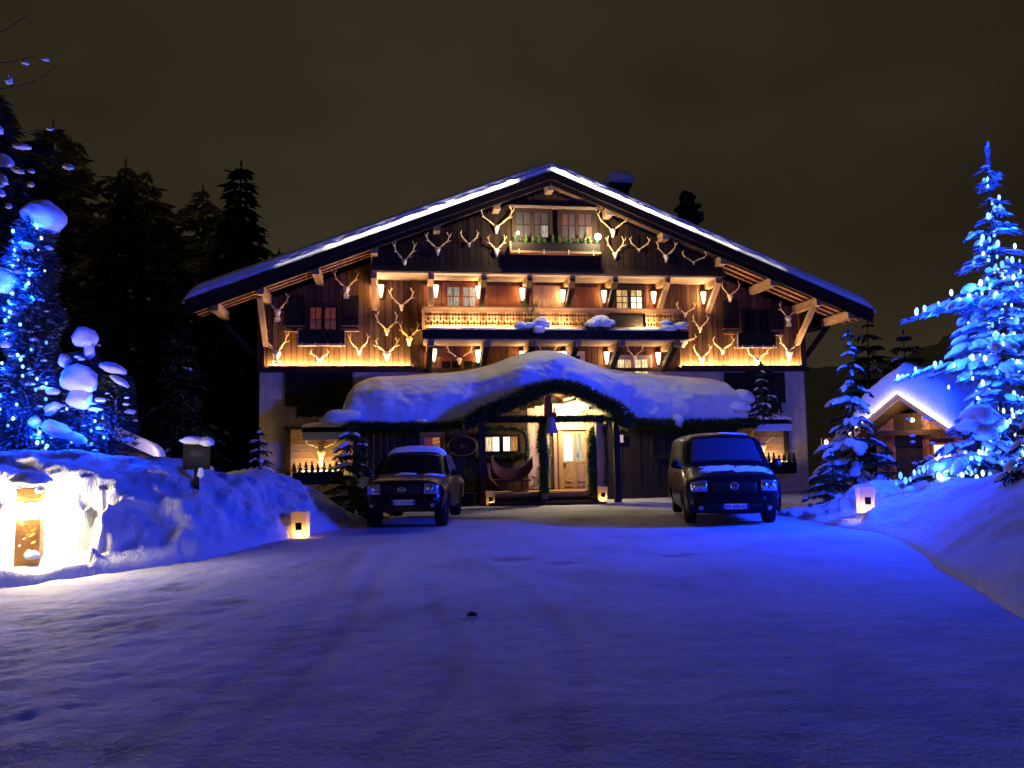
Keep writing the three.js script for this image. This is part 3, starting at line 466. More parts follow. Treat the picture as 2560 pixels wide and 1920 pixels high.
trophy('topmost deer skull on the boards beside the balcony\'s carved end', -5.47, 7.08, 0.8, 0.84, 0.06, 14, { skull: 0.3 });
trophy('deer skull in the middle of the triangle of three by the balcony end', -6.0, 6.19, 0.71, 0.87, 0.06, 15, { skull: 0.32 });
trophy('deer skull closest to the balcony\'s carved railing end', -5.2, 5.83, 0.6, 0.87, 0.06, 16, { skull: 0.4, thick: 1.1 });
trophy('deer skull beside the lower corner of the red-lit window\'s box', -6.98, 5.44, 0.63, 0.79, 0.06, 17, { skull: 0.33 });
trophy('glowing big-eared deer skull lowest in the group next to the balcony', -6.0, 5.28, 0.73, 0.82, 0.06, 18, { skull: 0.4, wide: 1.25, thick: 1.2 });
trophy('small glowing roe skull right under the window box, touching the light strip', -8.35, 5.0, 0.6, 0.5, 0.06, 19, { skull: 0.5, wide: 1.3, thick: 1.1 });
trophy('deer skull under the eave next to the lit gable bracket beyond the balcony', 7.07, 7.53, 0.7, 0.81, 0.06, 20, { skull: 0.4 });
trophy('round-headed skull with wide antlers beyond the balcony\'s far end', 5.24, 6.81, 0.71, 0.58, 0.06, 21, { skull: 0.32, wide: 1.3 });
trophy('skull with straight raised horns right of the balcony, above the tilted one', 5.81, 6.27, 0.58, 0.69, 0.06, 22, { skull: 0.34 });
trophy('tilted white skull turned aside near the balcony\'s end beam', 5.1, 5.7, 0.58, 0.66, 0.06, 23, { skull: 0.5, l: 0.12, lt: 0.4, thick: 1.2 }).rotation.z = -0.42;
trophy('glowing skull with two raised horns closest to the far light strip\'s start', 5.83, 5.12, 0.64, 0.74, 0.06, 24, { skull: 0.36, wide: 1.3, thick: 1.25 });
trophy('wide-spread skull beside the far window box, higher than its neighbours', 6.68, 5.43, 0.81, 0.69, 0.06, 25, { skull: 0.36, thick: 1.2 });
trophy('glowing wide-horned skull directly under the far window box', 8.04, 5.04, 0.79, 0.7, 0.10, 26, { skull: 0.4, wide: 1.25, thick: 1.25 });
trophy('narrow toothed deer head high at the far corner under the eave', 9.42, 6.69, 0.7, 0.94, 0.06, 27, { skull: 0.42, jaw: 1 });
trophy('bright long-faced skull with ring-like antlers at the far lower corner', 9.39, 5.36, 0.75, 1.02, 0.06, 28, { skull: 0.46, wide: 1.1, thick: 1.2 });
trophy('dim deer skull under the balcony between its first two braces', -3.4, 5.11, 0.87, 0.81, 0.06, 29, { skull: 0.34, thick: 0.8 });
trophy('half-hidden thin antlers peeping over the porch snow', -0.13, 5.16, 0.6, 0.66, 0.06, 30, { skull: 0.34, thick: 0.8 });
trophy('dim deer skull under the balcony between its last two braces', 3.19, 5.15, 0.57, 0.68, 0.06, 31, { skull: 0.38, thick: 0.8 });
trophy('large long skull in the framed lit panel behind the planter', -8.28, 1.68, 1.05, 0.98, 0.12, 32, { skull: 0.66, wide: 1.2, thick: 1.4, jaw: 1 });
trophy('lit curved antlers in the framed panel above the van', 8.1, 1.75, 0.9, 0.9, 0.12, 33, { skull: 0.5, wide: 1.2, thick: 1.4 });

// framed panels low on the plaster, with snowy awning boards
for (const [u0, u1, y0, y1, post] of [[-9.4, -7.0, 0.95, 2.44, -9.42], [7.2, 9.1, 0.95, 2.44, 9.14]]) {
  const pn = pgroup('wall_panel', chalet);
  for (let i = 0; i < 6; i++) { const h = (y1 - y0) / 6; part('plank', bx(u1 - u0, h - 0.012, 0.03, (u0 + u1) / 2, y0 + h * (i + 0.5), 0.0 + 0.01 * (i % 2)), i % 2 ? M.beam : M.rail, pn); }
  part('frame', [bx(0.16, y1 - y0 + 0.2, 0.2, post, (y0 + y1) / 2, 0.04), bx(u1 - u0 + 0.3, 0.1, 0.2, (u0 + u1) / 2, y1 + 0.06, 0.045)], M.dark, pn);
}
for (const [u, w, y, h] of [[-8.0, 1.75, 2.42, 0.03], [8.2, 1.55, 2.5, 0.03]]) {
  const a = pgroup('awning', chalet); part('awning_board', bx(w, 0.06, 0.75, u, y + 0.02, 0.55, 0.3), M.darker, a);
  part('awning_snow', [grid(20, 10, (s, t) => { const q = t * Math.PI, x = lerp(-w / 2, w / 2, s); return [u + x, y + 0.06 + 0.2 * Math.sin(q) * Math.pow(Math.sin(Math.PI * clamp(s, 0.02, 0.98)), 0.25), 0.55 + 0.4 * Math.cos(q)]; }, null, true), bx(w * 0.96, 0.26, 0.05, u, y - 0.24, 0.9)], M.snow, a);
}
for (const [u, n] of [[-8.35, 0.6], [8.35, 0.5]]) {
  const t = thing('planter', u < 0 ? 'dark planter of little firs lit from behind under the panelled wall' : 'dark planter under the lit panel behind the van', 'planter', at(u, 0.62, n).toArray(), HT), rr = rng(40 + n * 10), B = new Blades();
  part('trough', bx(1.7, 0.42, 0.34, 0, 0.12, 0), M.darker, t);
  for (let i = 0; i < 9; i++) sprigs(B, -0.8 + i * 0.2, 0.3, 0.08, 0.26 + 0.1 * rr(), 0.09, 90, rr); part('greenery', B.build(), M.needle[1], t);
  part('light_strip', bx(1.4, 0.05, 0.04, 0, 0.37, -0.1), glow(1, 0.82, 0.45, 5), t);
  area(at(u - 0.7, 1.02, n - 0.14), at(u + 0.7, 1.02, n - 0.14), 0.04, V(0, 1, 0).addScaledVector(HN, -0.6), [1, 0.74, 0.32], u < 0 ? 190 : 120);
}

// ---------------------------------------------------------------- entrance porch in front of the chalet
const porch = thing('entrance_porch', 'snow-buried entrance porch with a lit gabled doorway and steps', 'porch', HO.toArray(), HT);
{ // the snow that covers the lean-to roof and rides up over the doorway gable
  const mid = -0.62, hump = (u, w) => Math.exp(-(((u - mid) / w) ** 2) * 1.0);
  const bottom = (u) => { const a = 2.44 + 0.02 * Math.sin(u * 3), gable = 3.72 - 0.52 * Math.abs(u - mid) * (u < mid ? 0.62 : 0.72); return Math.max(a, gable); };
  const topY = (u) => { const e = Math.min(u + 7.75, 7.1 - u); return 4.22 + 0.62 * hump(u, 1.9) + 0.24 * hump(u, 4.2) + 0.07 * nz(u * 0.45, 3) - 0.42 * (1 - sm(0, 1.5, e)) - 0.12 * sm(2, 7, u) ; };
  const g = grid(300, 100, (s, t) => {
    const u = lerp(-7.45, 6.35, s), e = Math.max(0.0, Math.min(u + 7.45, 6.35 - u)), edge = Math.sqrt(clamp(1 - (1 - clamp(e / 0.5)) ** 2));
    const nf = 3.15 + 0.85 * Math.exp(-(((u - mid) / 1.9) ** 4)) - 0.5 * (1 - edge), yb = bottom(u) + 0.25 * (1 - edge), yt = Math.max(yb + 0.1, lerp(yb + 0.35, topY(u), edge));
    let n, y; // bulging front, then over the top and back to the wall
    if (t < 0.16) { const k = t / 0.16; n = lerp(nf - 0.5, nf, k); y = yb - 0.02 * Math.sin(k * 3.14); }
    else { const a = (t - 0.16) / 0.84, q = a * Math.PI / 2; n = lerp(0.0, nf, Math.pow(Math.cos(q), 0.9)) + 0.14 * Math.sin(a * Math.PI) * (1 - a); y = yb + (yt - yb) * Math.pow(Math.sin(q), 0.72); }
    const f = 0.55 * sm(0.1, 0.2, t) * (1 - 0.75 * sm(0.55, 0.9, t)), lobe = fbm(u * 0.9, y * 1.2, n * 0.9, 3), fine = fbm(u * 3, y * 3.6, n * 3, 3);
    n += f * (0.30 * lobe + 0.07 * fine); y += f * (0.14 * fbm(u * 1.3 + 4, y, 7, 3) + 0.02 * fine) * (1 - 0.5 * sm(0.16, 0.3, t)) + (t < 0.25 ? -0.16 * Math.max(0, nz(u * 1.6, 9)) - 0.14 * Math.max(0, nz(u * 4, 5)) - 0.06 * Math.max(0, nz(u * 11, 2)) : 0);
    return [u, y, n];
  }, (s, t, q) => [s * 14, t * 5]);
  part('porch_snow', g, M.snow, porch);
  const extra = [lump(6.25, 3.2, 2.6, 0.42, 0.36, 0.5, 1), lump(5.9, 2.85, 3.1, 0.4, 0.26, 0.3, 4), lump(-7.4, 2.65, 3.0, 0.7, 0.3, 0.4, 2), lump(1.45, 2.75, 4.05, 0.2, 0.22, 0.2, 3), lump(3.6, 2.4, 3.35, 0.22, 0.3, 0.2, 5), lump(-4.9, 2.42, 3.2, 0.3, 0.22, 0.25, 6)];
  for (const e of extra) part('snow_lump', e, M.lump, porch);
  // roof boards under the snow
  part('porch_roof', [grid(60, 8, (s, t) => { const u = lerp(-7.4, 6.2, s); return [u, bottom(u) - 0.03 + t * 0.5, lerp(3.05, 0.1, t)]; }, null, true), bx(4.3, 0.16, 0.16, -5.25, 2.38, 3.0), bx(4.7, 0.16, 0.16, 3.85, 2.38, 3.0)], M.dark, porch);
}
// back wall of the porch: dark boards beside the recess, pale boards inside it
for (let i = 0; i < 18; i++) part('plank', bx(0.215, 2.7, 0.04, -7.0 + i * 0.225, 1.2, 1.72 + 0.01 * (i % 3)), M.dark, porch);
for (let i = 0; i < 22; i++) part('plank', bx(0.215, 2.7, 0.04, 1.55 + i * 0.225, 1.2, 1.72 + 0.01 * (i % 3)), M.darker, porch);
for (let i = 0; i < 17; i++) { const u = -2.92 + i * 0.262; if (u > -0.35 && u < 0.95) { part('plank', bx(0.25, 0.9, 0.04, u, 2.72 - 0.001 * i, 1.72), M.pale, porch); continue; } part('plank', bx(0.25, 3.0 - 0.3 * Math.abs(u + 0.62), 0.04, u, (3.5 - 0.3 * Math.abs(u + 0.62)) / 2 - 0.1, 1.70 + 0.012 * (i % 2)), u < -1.2 ? M.dark : M.pale, porch); }
part('wall_base', bx(13.6, 0.5, 0.06, -0.2, 0.0, 1.78), M.darker, porch);
part('gable_ceiling', [bx(2.2, 0.05, 2.0, -1.65, 3.12, 2.75, 0, 0, 0.5), bx(2.2, 0.05, 2.0, 0.40, 3.12, 2.75, 0, 0, -0.5)], M.pale, porch);
for (const u of [-2.3, -1.75, -1.2, 0.0, 0.5, 1.0]) part('gable_rafter', bx(0.09, 0.09, 1.9, u, 3.5 - 0.53 * Math.abs(u + 0.62), 2.8), M.beam, porch);
{ const d = pgroup('door', porch); // boarded door with two glazed lights
  part('door_frame', [bx(0.12, 2.1, 0.16, -0.28, 1.2, 1.82), bx(0.12, 2.1, 0.16, 0.88, 1.2, 1.82), bx(1.28, 0.12, 0.17, 0.30, 2.31, 1.82), bx(0.14, 2.1, 0.12, -0.1, 1.2, 1.81)], M.beam, d);
  part('door_leaf', [bx(0.88, 0.92, 0.06, 0.38, 0.66, 1.80), bx(0.88, 0.1, 0.07, 0.38, 2.17, 1.80), bx(0.08, 1.1, 0.07, -0.02, 1.62, 1.80), bx(0.08, 1.1, 0.07, 0.38, 1.62, 1.80), bx(0.08, 1.1, 0.07, 0.78, 1.62, 1.80), bx(0.88, 0.08, 0.08, 0.38, 1.14, 1.80)], M.door, d);
  for (const u of [0.17, 0.58]) part('door_panel', [bx(0.3, 0.72, 0.03, u, 0.68, 1.84), bx(0.24, 0.05, 0.03, u, 0.5, 1.86)], M.beam, d);
  part('window_pane', bx(0.34, 1.0, 0.012, 0.175, 1.66, 1.80), paneMats.hot, d); part('window_pane', bx(0.33, 1.0, 0.012, 0.58, 1.66, 1.80), glow(0.6, 0.56, 0.36, 0.8), d);
  part('curtain', [bx(0.07, 0.9, 0.012, 0.69, 1.68, 1.812), bx(0.05, 0.95, 0.012, 0.52, 1.68, 1.813, 0, 0, 0.05)], std([0.25, 0.22, 0.14]), d); part('door_sticker', extr([[0, 0], [0.10, 0.0], [0.05, 0.22]], 0.004).translate(0.46, 1.3, 1.815), std([0.05, 0.08, 0.5]), d);
  part('handle', [bx(0.03, 0.14, 0.03, 0.01, 1.05, 1.85), bx(0.1, 0.025, 0.03, 0.05, 1.08, 1.88)], M.chrome, d);
}
windowUnit(porch, -2.15, 1.80, 1.26, 0.62, 1.80, 2, 1, [P.white, P.hot, P.hot, P.orange], M.dark);
windowUnit(porch, -4.5, 1.80, 0.66, 0.66, 1.80, 2, 2, [P.brown, P.orange, P.red, P.orange], M.beam, 'window', 1);
windowUnit(porch, 3.6, 1.7, 0.7, 0.8, 1.80, 2, 2, [P.off], M.darker);
for (const [i, y, n] of [[0, 0.2, 3.0], [1, 0.06, 3.4], [2, -0.08, 3.75]]) part('step', [bx(3.75, 0.13, i === 0 ? 1.5 : 0.45, -0.98, y - 0.045 - 0.02, n - (i === 0 ? 0.45 : 0)), bx(3.8, 0.03, 0.1, -0.98, y + 0.015, n + (i === 0 ? 0.25 : 0.18))], M.darkPlank[1], porch);
part('porch_floor', bx(3.75, 0.1, 1.8, -0.98, 0.16, 2.6), M.rail, porch);
part('post', bx(0.2, 2.6, 0.2, -1.02, 1.3, 3.55), M.beam, porch); part('post', bx(0.2, 2.7, 0.2, 0.80, 1.25, 3.6), M.beam, porch); part('post', bx(0.2, 2.7, 0.2, -3.0, 1.2, 3.5), M.dark, porch); part('post', bx(0.2, 2.8, 0.2, 1.42, 1.2, 3.5), M.darker, porch);
part('tie_beam', bx(4.7, 0.2, 0.2, -0.72, 2.56, 3.6), M.dark, porch); part('king_post', bx(0.2, 0.75, 0.2, -0.88, 2.95, 3.65), M.red, porch);
{ const l = pgroup('ceiling_lamp', porch, [0.15, 2.85, 2.55]); part('lamp_globe', new THREE.SphereGeometry(0.09, 16, 12), glow(1, 0.92, 0.66, 6), l); part('lamp_rod', cyl(0.012, 0.012, 0.3, 0, 0.2, 0, 8), M.blackMetal, l); point(at(0.15, 2.85, 2.55), [1, 0.80, 0.46], 46, 5); }
{ const l = pgroup('post_lamp', porch, [1.0, 2.42, 3.66]); part('lamp_glass', new THREE.SphereGeometry(0.045, 12, 8), glow(1, 0.35, 0.12, 1.2), l); }

// evergreen garlands
function garland(label, pts, r, n, len, seed, mats = M.needle[0], sag) {
  const t = thing('garland', label, 'garland', [0, 0, 0], 0), c = new THREE.CatmullRomCurve3(pts.map((p) => at(...p))), rr = rng(seed), B = new Blades(), q = V(), tan = V(), L = c.getLength();
  for (let i = 0; i < n; i++) {
    const s = rr(); c.getPointAt(s, q); c.getTangentAt(s, tan); const a = rr() * 6.283, e1 = tan.clone().cross(V(0.1, 0.2, 1)).normalize(), e2 = tan.clone().cross(e1), o = e1.multiplyScalar(Math.cos(a)).add(e2.multiplyScalar(Math.sin(a)));
    const rad = r * (0.25 + 0.6 * rr()) * (0.8 + 0.35 * nz(s * L * 1.6, seed)), d = o.clone().multiplyScalar(0.75).addScaledVector(tan, (rr() - 0.5) * 1.6).add(V(0, -0.3 * rr(), 0)).normalize().multiplyScalar(len * (0.6 + 0.7 * rr()));
    B.spray(q.clone().addScaledVector(o, rad), d, tan.clone().cross(d).normalize(), len * 0.13);
  }
  part('greenery', B.build(), mats, t); part('stem', new THREE.TubeGeometry(c, Math.ceil(L * 8), r * 0.42, 8), M.needle[2], t); return t;
}
garland('thick dark fir garland along the edge of the doorway gable', [[-3.5, 2.45, 3.95], [-3.05, 2.72, 4.1], [-2.0, 3.12, 4.2], [-0.65, 3.55, 4.25], [0.45, 3.22, 4.2], [1.4, 2.72, 4.1], [1.75, 2.4, 3.9]], 0.31, 10000, 0.18, 51);
garland('straight dark fir garland on the tie beam under the doorway gable', [[-2.7, 2.6, 3.72], [-1.6, 2.57, 3.76], [-0.6, 2.55, 3.76], [0.4, 2.56, 3.76], [1.2, 2.55, 3.72]], 0.15, 3200, 0.11, 52);
garland('green garland wound round the post between window and door', [[-1.0, 2.45, 3.56], [-1.08, 1.9, 3.58], [-1.0, 1.3, 3.58], [-1.04, 0.7, 3.56], [-1.02, 0.22, 3.54]], 0.25, 4600, 0.14, 53, M.fresh);
garland('green garland on the door-side post beside the right paper lantern', [[0.98, 2.3, 3.2], [0.68, 1.9, 3.40], [0.62, 1.2, 3.42], [0.68, 0.6, 3.40], [0.63, 0.2, 3.36]], 0.24, 4200, 0.14, 54, M.fresh);
garland('dark garland arching over the small window next to the entrance', [[-3.05, 1.4, 2.1], [-3.0, 2.0, 2.15], [-2.75, 2.28, 2.2], [-2.0, 2.32, 2.2], [-1.42, 2.2, 2.15], [-1.3, 1.7, 2.1], [-1.32, 1.2, 2.05]], 0.13, 3000, 0.10, 55, M.needle[1]);
garland('dark garland along the sill under the entrance window', [[-2.95, 1.36, 2.02], [-2.1, 1.33, 2.05], [-1.4, 1.36, 2.02]], 0.12, 1600, 0.10, 56);
garland('ragged fir garland under the porch eave on the pickup side', [[-7.2, 2.4, 3.35], [-6.0, 2.36, 3.38], [-4.8, 2.36, 3.38], [-3.6, 2.42, 3.42]], 0.19, 5200, 0.14, 57);
garland('ragged fir garland under the porch eave on the van side', [[1.7, 2.46, 3.45], [3.0, 2.36, 3.4], [4.5, 2.34, 3.38], [6.4, 2.36, 3.35]], 0.19, 5200, 0.14, 58);
garland('thin dark garland hanging on the outer post right of the door', [[1.05, 2.4, 3.66], [1.02, 1.7, 3.66], [1.04, 1.0, 3.66], [1.0, 0.4, 3.66]], 0.09, 1400, 0.09, 59, M.needle[1]);
{ // bell under the gable
  const t = thing('hanging_bell', 'large grey bell on a reddish yoke hanging under the doorway gable', 'bell', at(-0.86, 2.1, 4.1).toArray(), HT - 0.05);
  part('bell_body', new THREE.LatheGeometry([[0.0, 0.52], [0.08, 0.51], [0.13, 0.46], [0.15, 0.3], [0.18, 0.12], [0.24, 0], [0.22, 0], [0.16, 0.12], [0.13, 0.3], [0, 0.46]].map((p) => new THREE.Vector2(...p)), 24), std([0.32, 0.28, 0.27], { roughness: 0.5, metalness: 0.3 }), t);
  part('yoke', [bx(0.34, 0.14, 0.12, 0, 0.58, 0), bx(0.12, 0.34, 0.1, -0.02, 0.78, 0), bx(0.05, 0.2, 0.06, 0.1, 0.7, 0)], M.red, t); part('clapper', [cyl(0.02, 0.02, 0.2, 0, 0.02, 0, 8), lump(0, -0.07, 0, 0.045, 0.05, 0.045, 1)], M.blackMetal, t);
}
{ // old cart wheel on the wall, sleigh below the window, notices
  const t = thing('cart_wheel', 'old wooden cart wheel leaning on the dark porch wall above the pickup', 'wheel', at(-3.55, 1.75, 2.3).toArray(), HT), g = new THREE.TorusGeometry(0.42, 0.035, 8, 40); g.scale(1.15, 0.78, 1);
  part('rim', g, M.plank[0], t); part('hub', cyl(0.07, 0.07, 0.14, 0, 0, 0, 12, Math.PI / 2), M.plank[0], t); for (let i = 0; i < 5; i++) { const a = i * Math.PI / 5; part('spoke', bar(V(Math.cos(a) * 0.47, Math.sin(a) * 0.32, 0), V(-Math.cos(a) * 0.47, -Math.sin(a) * 0.32, 0), 0.03, 0.03, V(0, 0, 1)), M.dark, t); }
  const s = thing('old_sleigh', 'old wooden sleigh with curved runners standing below the entrance window', 'sleigh', at(-1.95, 0.22, 2.75).toArray(), HT);
  part('sleigh_body', [grid(20, 8, (a, b) => { const u = lerp(-0.68, 0.68, a); return [u, 0.38 + 0.42 * Math.pow(Math.abs(u) / 0.68, 3) + 0.38 * b, 0.22 - 0.1 * b + 0.0 * u]; }), bx(1.2, 0.06, 0.45, 0, 0.38, 0)], wood(0.09, 0.032, 0.024), s);
  for (const z of [-0.2, 0.24]) part('runner', tube([V(-0.78, 0.95, z), V(-0.72, 0.5, z), V(-0.4, 0.14, z), V(0, 0.04, z), V(0.5, 0.05, z), V(0.82, 0.3, z), V(0.7, 0.5, z)], 0.022, 26, 6), wood(0.22, 0.11, 0.07), s);
  for (const u of [-0.35, 0.35]) part('leg', [bx(0.04, 0.34, 0.04, u, 0.2, 0.2), bx(0.04, 0.34, 0.04, u, 0.2, -0.16)], wood(0.18, 0.09, 0.06), s);
  const n = thing('notice_sheet', 'pale rectangular notice pinned to the dark wall right of the entrance', 'notice', at(1.99, 1.92, 1.84).toArray(), HT); part('sheet', bx(0.32, 0.26, 0.012, 0, 0, 0), std([0.55, 0.5, 0.5]), n); part('backing', bx(0.38, 0.32, 0.015, 0, 0, -0.016), M.darker, n);
  const m = thing('wall_ornament', 'small pale ornament above the notice right of the entrance', 'ornament', at(1.99, 2.26, 1.84).toArray(), HT); part('plaque', [cyl(0.07, 0.09, 0.02, 0, 0, 0, 14, Math.PI / 2), bx(0.05, 0.1, 0.03, 0, 0.08, 0)], std([0.4, 0.36, 0.36]), m);
}

// ---------------------------------------------------------------- paper lanterns
const paper = new THREE.MeshPhysicalMaterial({ color: lin(0.46, 0.34, 0.20), roughness: 1, transmission: 0.55, thickness: 0, side: THREE.DoubleSide });
const crest = (() => { const c = document.createElement('canvas'); c.width = c.height = 64; const x = c.getContext('2d'); x.fillStyle = '#2c1711'; x.fillRect(0, 0, 64, 64); x.strokeStyle = '#7d5648'; x.lineWidth = 3; x.beginPath(); x.moveTo(12, 56); x.lineTo(20, 34); x.moveTo(28, 58); x.lineTo(26, 42); x.lineTo(32, 50); x.moveTo(40, 58); x.lineTo(50, 38); x.moveTo(16, 14); x.lineTo(16, 26); x.moveTo(46, 10); x.lineTo(46, 26); x.stroke(); x.strokeStyle = '#573428'; x.beginPath(); x.moveTo(26, 8); x.lineTo(34, 30); x.moveTo(38, 12); x.lineTo(30, 34); x.stroke(); const t = new THREE.CanvasTexture(c); t.colorSpace = THREE.SRGBColorSpace; return t; })();
const crestMat = std([1, 1, 1], { map: crest, roughness: 0.9 });
function lantern(label, p, turn, k, tilt = 0, cd = 1.1) {
  const t = thing('paper_lantern', label, 'lantern', p.toArray(), turn, 'candle-lit paper bag lanterns'); t.rotation.z = tilt;
  const w = 0.13 * k, wt = 0.155 * k, d = 0.09 * k, H = 0.5 * k;
  part('bag', grid(40, 10, (s, y) => { const a = s * 4, f = Math.floor(Math.min(a, 3.999)), q = a - f, ww = lerp(w, wt, y), dd = d * (1 + 0.08 * y), cr = 0.006 * Math.sin(y * 9 + f); const P4 = [[-ww, dd], [ww, dd], [ww, -dd], [-ww, -dd], [-ww, dd]]; const pin = f % 2 ? -0.012 * Math.sin(q * 3.1416) * (f === 1 ? 1 : -1) : 0; return [lerp(P4[f][0], P4[f + 1][0], q) + pin, y * H + 0.01 * Math.sin(s * 19) * y, lerp(P4[f][1], P4[f + 1][1], q) + cr]; }), paper, t);
  part('emblem', bx(0.125 * k, 0.145 * k, 0.003, -0.0 * k, 0.235 * k, d * 1.04 + 0.006), crestMat, t);
  const f = part('candle_flame', new THREE.SphereGeometry(0.018, 10, 8).scale(1, 1.6, 1).translate(0, 0.085, 0), glow(1, 0.6, 0.2, 8), t); part('candle', cyl(0.03, 0.03, 0.05, 0, 0.03, 0, 12), std([0.7, 0.6, 0.4]), t);
  point(p.clone().add(V(0, 0.075, 0)), [1, 0.64, 0.26], cd * k * k, 0.9); return t;
}
lantern('lit paper lantern at the foot of the tall snow bank', V(-4.05, gh(-4.05, -15.35) - 0.01, -15.35), -0.15, 1.0, 0.03, 1.4);
lantern('bluish paper lantern sunk in the snow of the bank beside the van', V(6.78, rightBank.bankY(6.78, -15.6) - 0.03, -15.6), 0.1, 1.0, -0.02, 1.4);
lantern('lit paper lantern at the pickup-side end of the entrance steps', at(-2.79, -0.16, 3.78), HT - 0.1, 0.95);
lantern('lit paper lantern on the door-side end of the entrance steps', at(0.79, -0.1, 3.95), HT - 0.1, 0.95);
lantern('narrow paper lantern glowing behind the pickup', at(-3.8, 0.13, 3.4), HT - 0.5, 0.85, 0, 1.6);

{ // dark tub beside the steps that carries the narrow lantern
  const t = thing('wooden_tub', 'dark wooden tub with a shrub between pickup and steps', 'tub', at(-3.5, -0.16, 3.3).toArray(), HT), rr = rng(71), B = new Blades();
  part('tub', cyl(0.3, 0.24, 0.42, 0, 0.21, 0, 18), M.darker, t); part('hoop', [cyl(0.302, 0.296, 0.03, 0, 0.34, 0, 18), cyl(0.27, 0.265, 0.03, 0, 0.12, 0, 18)], M.blackMetal, t);
  for (let i = 0; i < 900; i++) { const a = rr() * 6.283, y = rr() * 0.8, r = 0.3 * Math.sin((y / 0.8) * 2.6 + 0.4); const o = V(Math.cos(a), 0.3, Math.sin(a)); B.spray(V(o.x * r * 0.7, 0.45 + y, o.z * r * 0.7), o.clone().multiplyScalar(0.12), V(-o.z, rr() - 0.5, o.x), 0.014); }
  part('foliage', B.build(), M.needle[0], t);
  const b = thing('support_block', 'low dark block under the narrow lantern behind the pickup', 'block', at(-3.85, -0.16, 3.4).toArray(), HT); part('block', [bx(0.34, 0.26, 0.3, 0, 0.13, 0), bx(0.38, 0.03, 0.34, 0, 0.272, 0)], M.darker, b);
}
{ const t = thing('fir_sprig', 'small dark sprig lying on the driveway snow', 'sprig', [-0.41, gh(-0.41, -7.65), -7.65]), rr = rng(9), B = new Blades(); for (let i = 0; i < 120; i++) { const a = rr() * 6.283; B.spray(V((rr() - 0.5) * 0.06, 0.01 + rr() * 0.03, (rr() - 0.5) * 0.05), V(Math.cos(a) * 0.045, 0.02 * rr(), Math.sin(a) * 0.04), V(-Math.sin(a), 0.4, Math.cos(a)), 0.006); } part('needles', B.build(), M.needle[1], t); part('twig', tube([V(-0.05, 0.01, 0), V(0, 0.025, 0.01), V(0.05, 0.01, 0)], 0.006, 6, 5), M.bark, t); }

// ---------------------------------------------------------------- vehicles: a shell lofted along a side profile, with panels laid on it
// prof: points [z, y] from the front bumper over bonnet, windscreen and roof to the tail; hw(y, z): half width
function carShell(prof, o) {
  const c = prof; const lens_ = [0]; for (let i = 1; i < c.length; i++) lens_.push(lens_[i - 1] + Math.hypot(c[i][0] - c[i - 1][0], c[i][1] - c[i - 1][1]));
  const T = lens_[lens_.length - 1];
  const on = (s) => { const d = clamp(s) * T; let i = 1; while (i < c.length - 1 && lens_[i] < d) i++; const k = (d - lens_[i - 1]) / (lens_[i] - lens_[i - 1]); return [lerp(c[i - 1][0], c[i][0], k), lerp(c[i - 1][1], c[i][1], k), c[i][0] - c[i - 1][0], c[i][1] - c[i - 1][1]]; };
  const sAt = (i) => lens_[i] / T;
  const surf = (s, v, off = 0) => { let z = 0, y = 0, nzv = 0, nyv = 0; for (const e of [-0.012, 0, 0.012]) { const p = on(s + e); z += p[0] / 3; y += p[1] / 3; const L = Math.hypot(p[2], p[3]); nzv += p[3] / L; nyv += -p[2] / L; } const L = Math.hypot(nzv, nyv); nzv /= L; nyv /= L; const a = Math.abs(v), w = o.hw(y, z), curve = o.crown * a * a + o.corner * Math.pow(a, 9); return [v * w, y + nyv * (off - curve * (0.35 + 0.65 * Math.abs(nyv))), z + nzv * (off - curve)]; };
  const ns = 150, nv = 40, top = grid(nv, ns, (i, j) => surf(j, i * 2 - 1), (i, j, q) => [q[0], q[2]]);
  const arch = (z) => { let y = o.floor; for (const w of o.wheels) { const d = o.archR ** 2 - (z - w) ** 2; if (d > 0) y = Math.max(y, o.wheelY + Math.sqrt(d)); } return y; };
  const side = (s) => { const sx = s; return grid(ns, 16, (j, k) => { const e = surf(j, sx), bot = Math.min(arch(e[2]), e[1]), y = lerp(bot, e[1], k), w = o.hw(y, e[2]); const f = k > 0.999 ? e[0] : sx * (w - 0.0 + 0.035 * Math.sin(clamp((y - o.floor) / 0.9) * 3.14)); return [lerp(f, e[0], sm(0.85, 1, k)), y, e[2]]; }, (i, j, q) => [q[2], q[1]], sx > 0); };
  const panel = (s0, s1, v0, v1, off, nu = 16, nv2 = 12, inset = 0, rag = 0) => grid(nu, nv2, (i, j) => { const s = lerp(s0, s1, j), v = lerp(v0 + inset * j, v1 - inset * j, i); if (rag) { const q = surf(s, v, 0), e = Math.min(i, 1 - i, j, 1 - j); return surf(s, v, lerp(-0.012, off, sm(0.05, 0.20, e * (rag < 0.1 ? 4 : 1) + rag * fbm(q[0] * 6, q[2] * 9, q[1] * 9, 3)))); } return surf(s, v, off * Math.min(1, 40 * Math.min(i, 1 - i, j, 1 - j) + 0.0) - (Math.min(i, 1 - i, j, 1 - j) <= 0 ? 0.01 : 0)); }, (i, j, q) => [q[0], q[2]]);
  const sidePanel = (sx, pts, off) => { const g = new THREE.ShapeGeometry(new THREE.Shape(pts.map((p) => new THREE.Vector2(p[0], p[1])))), p = g.attributes.position; for (let i = 0; i < p.count; i++) { const z = p.getX(i), y = p.getY(i); p.setXYZ(i, sx * (o.hw(y, z) + 0.035 * Math.sin(clamp((y - o.floor) / 0.9) * 3.14) + off), y, z); } g.computeVertexNormals(); return g; };
  return { top, side, surf, panel, sidePanel, sAt, on };
}
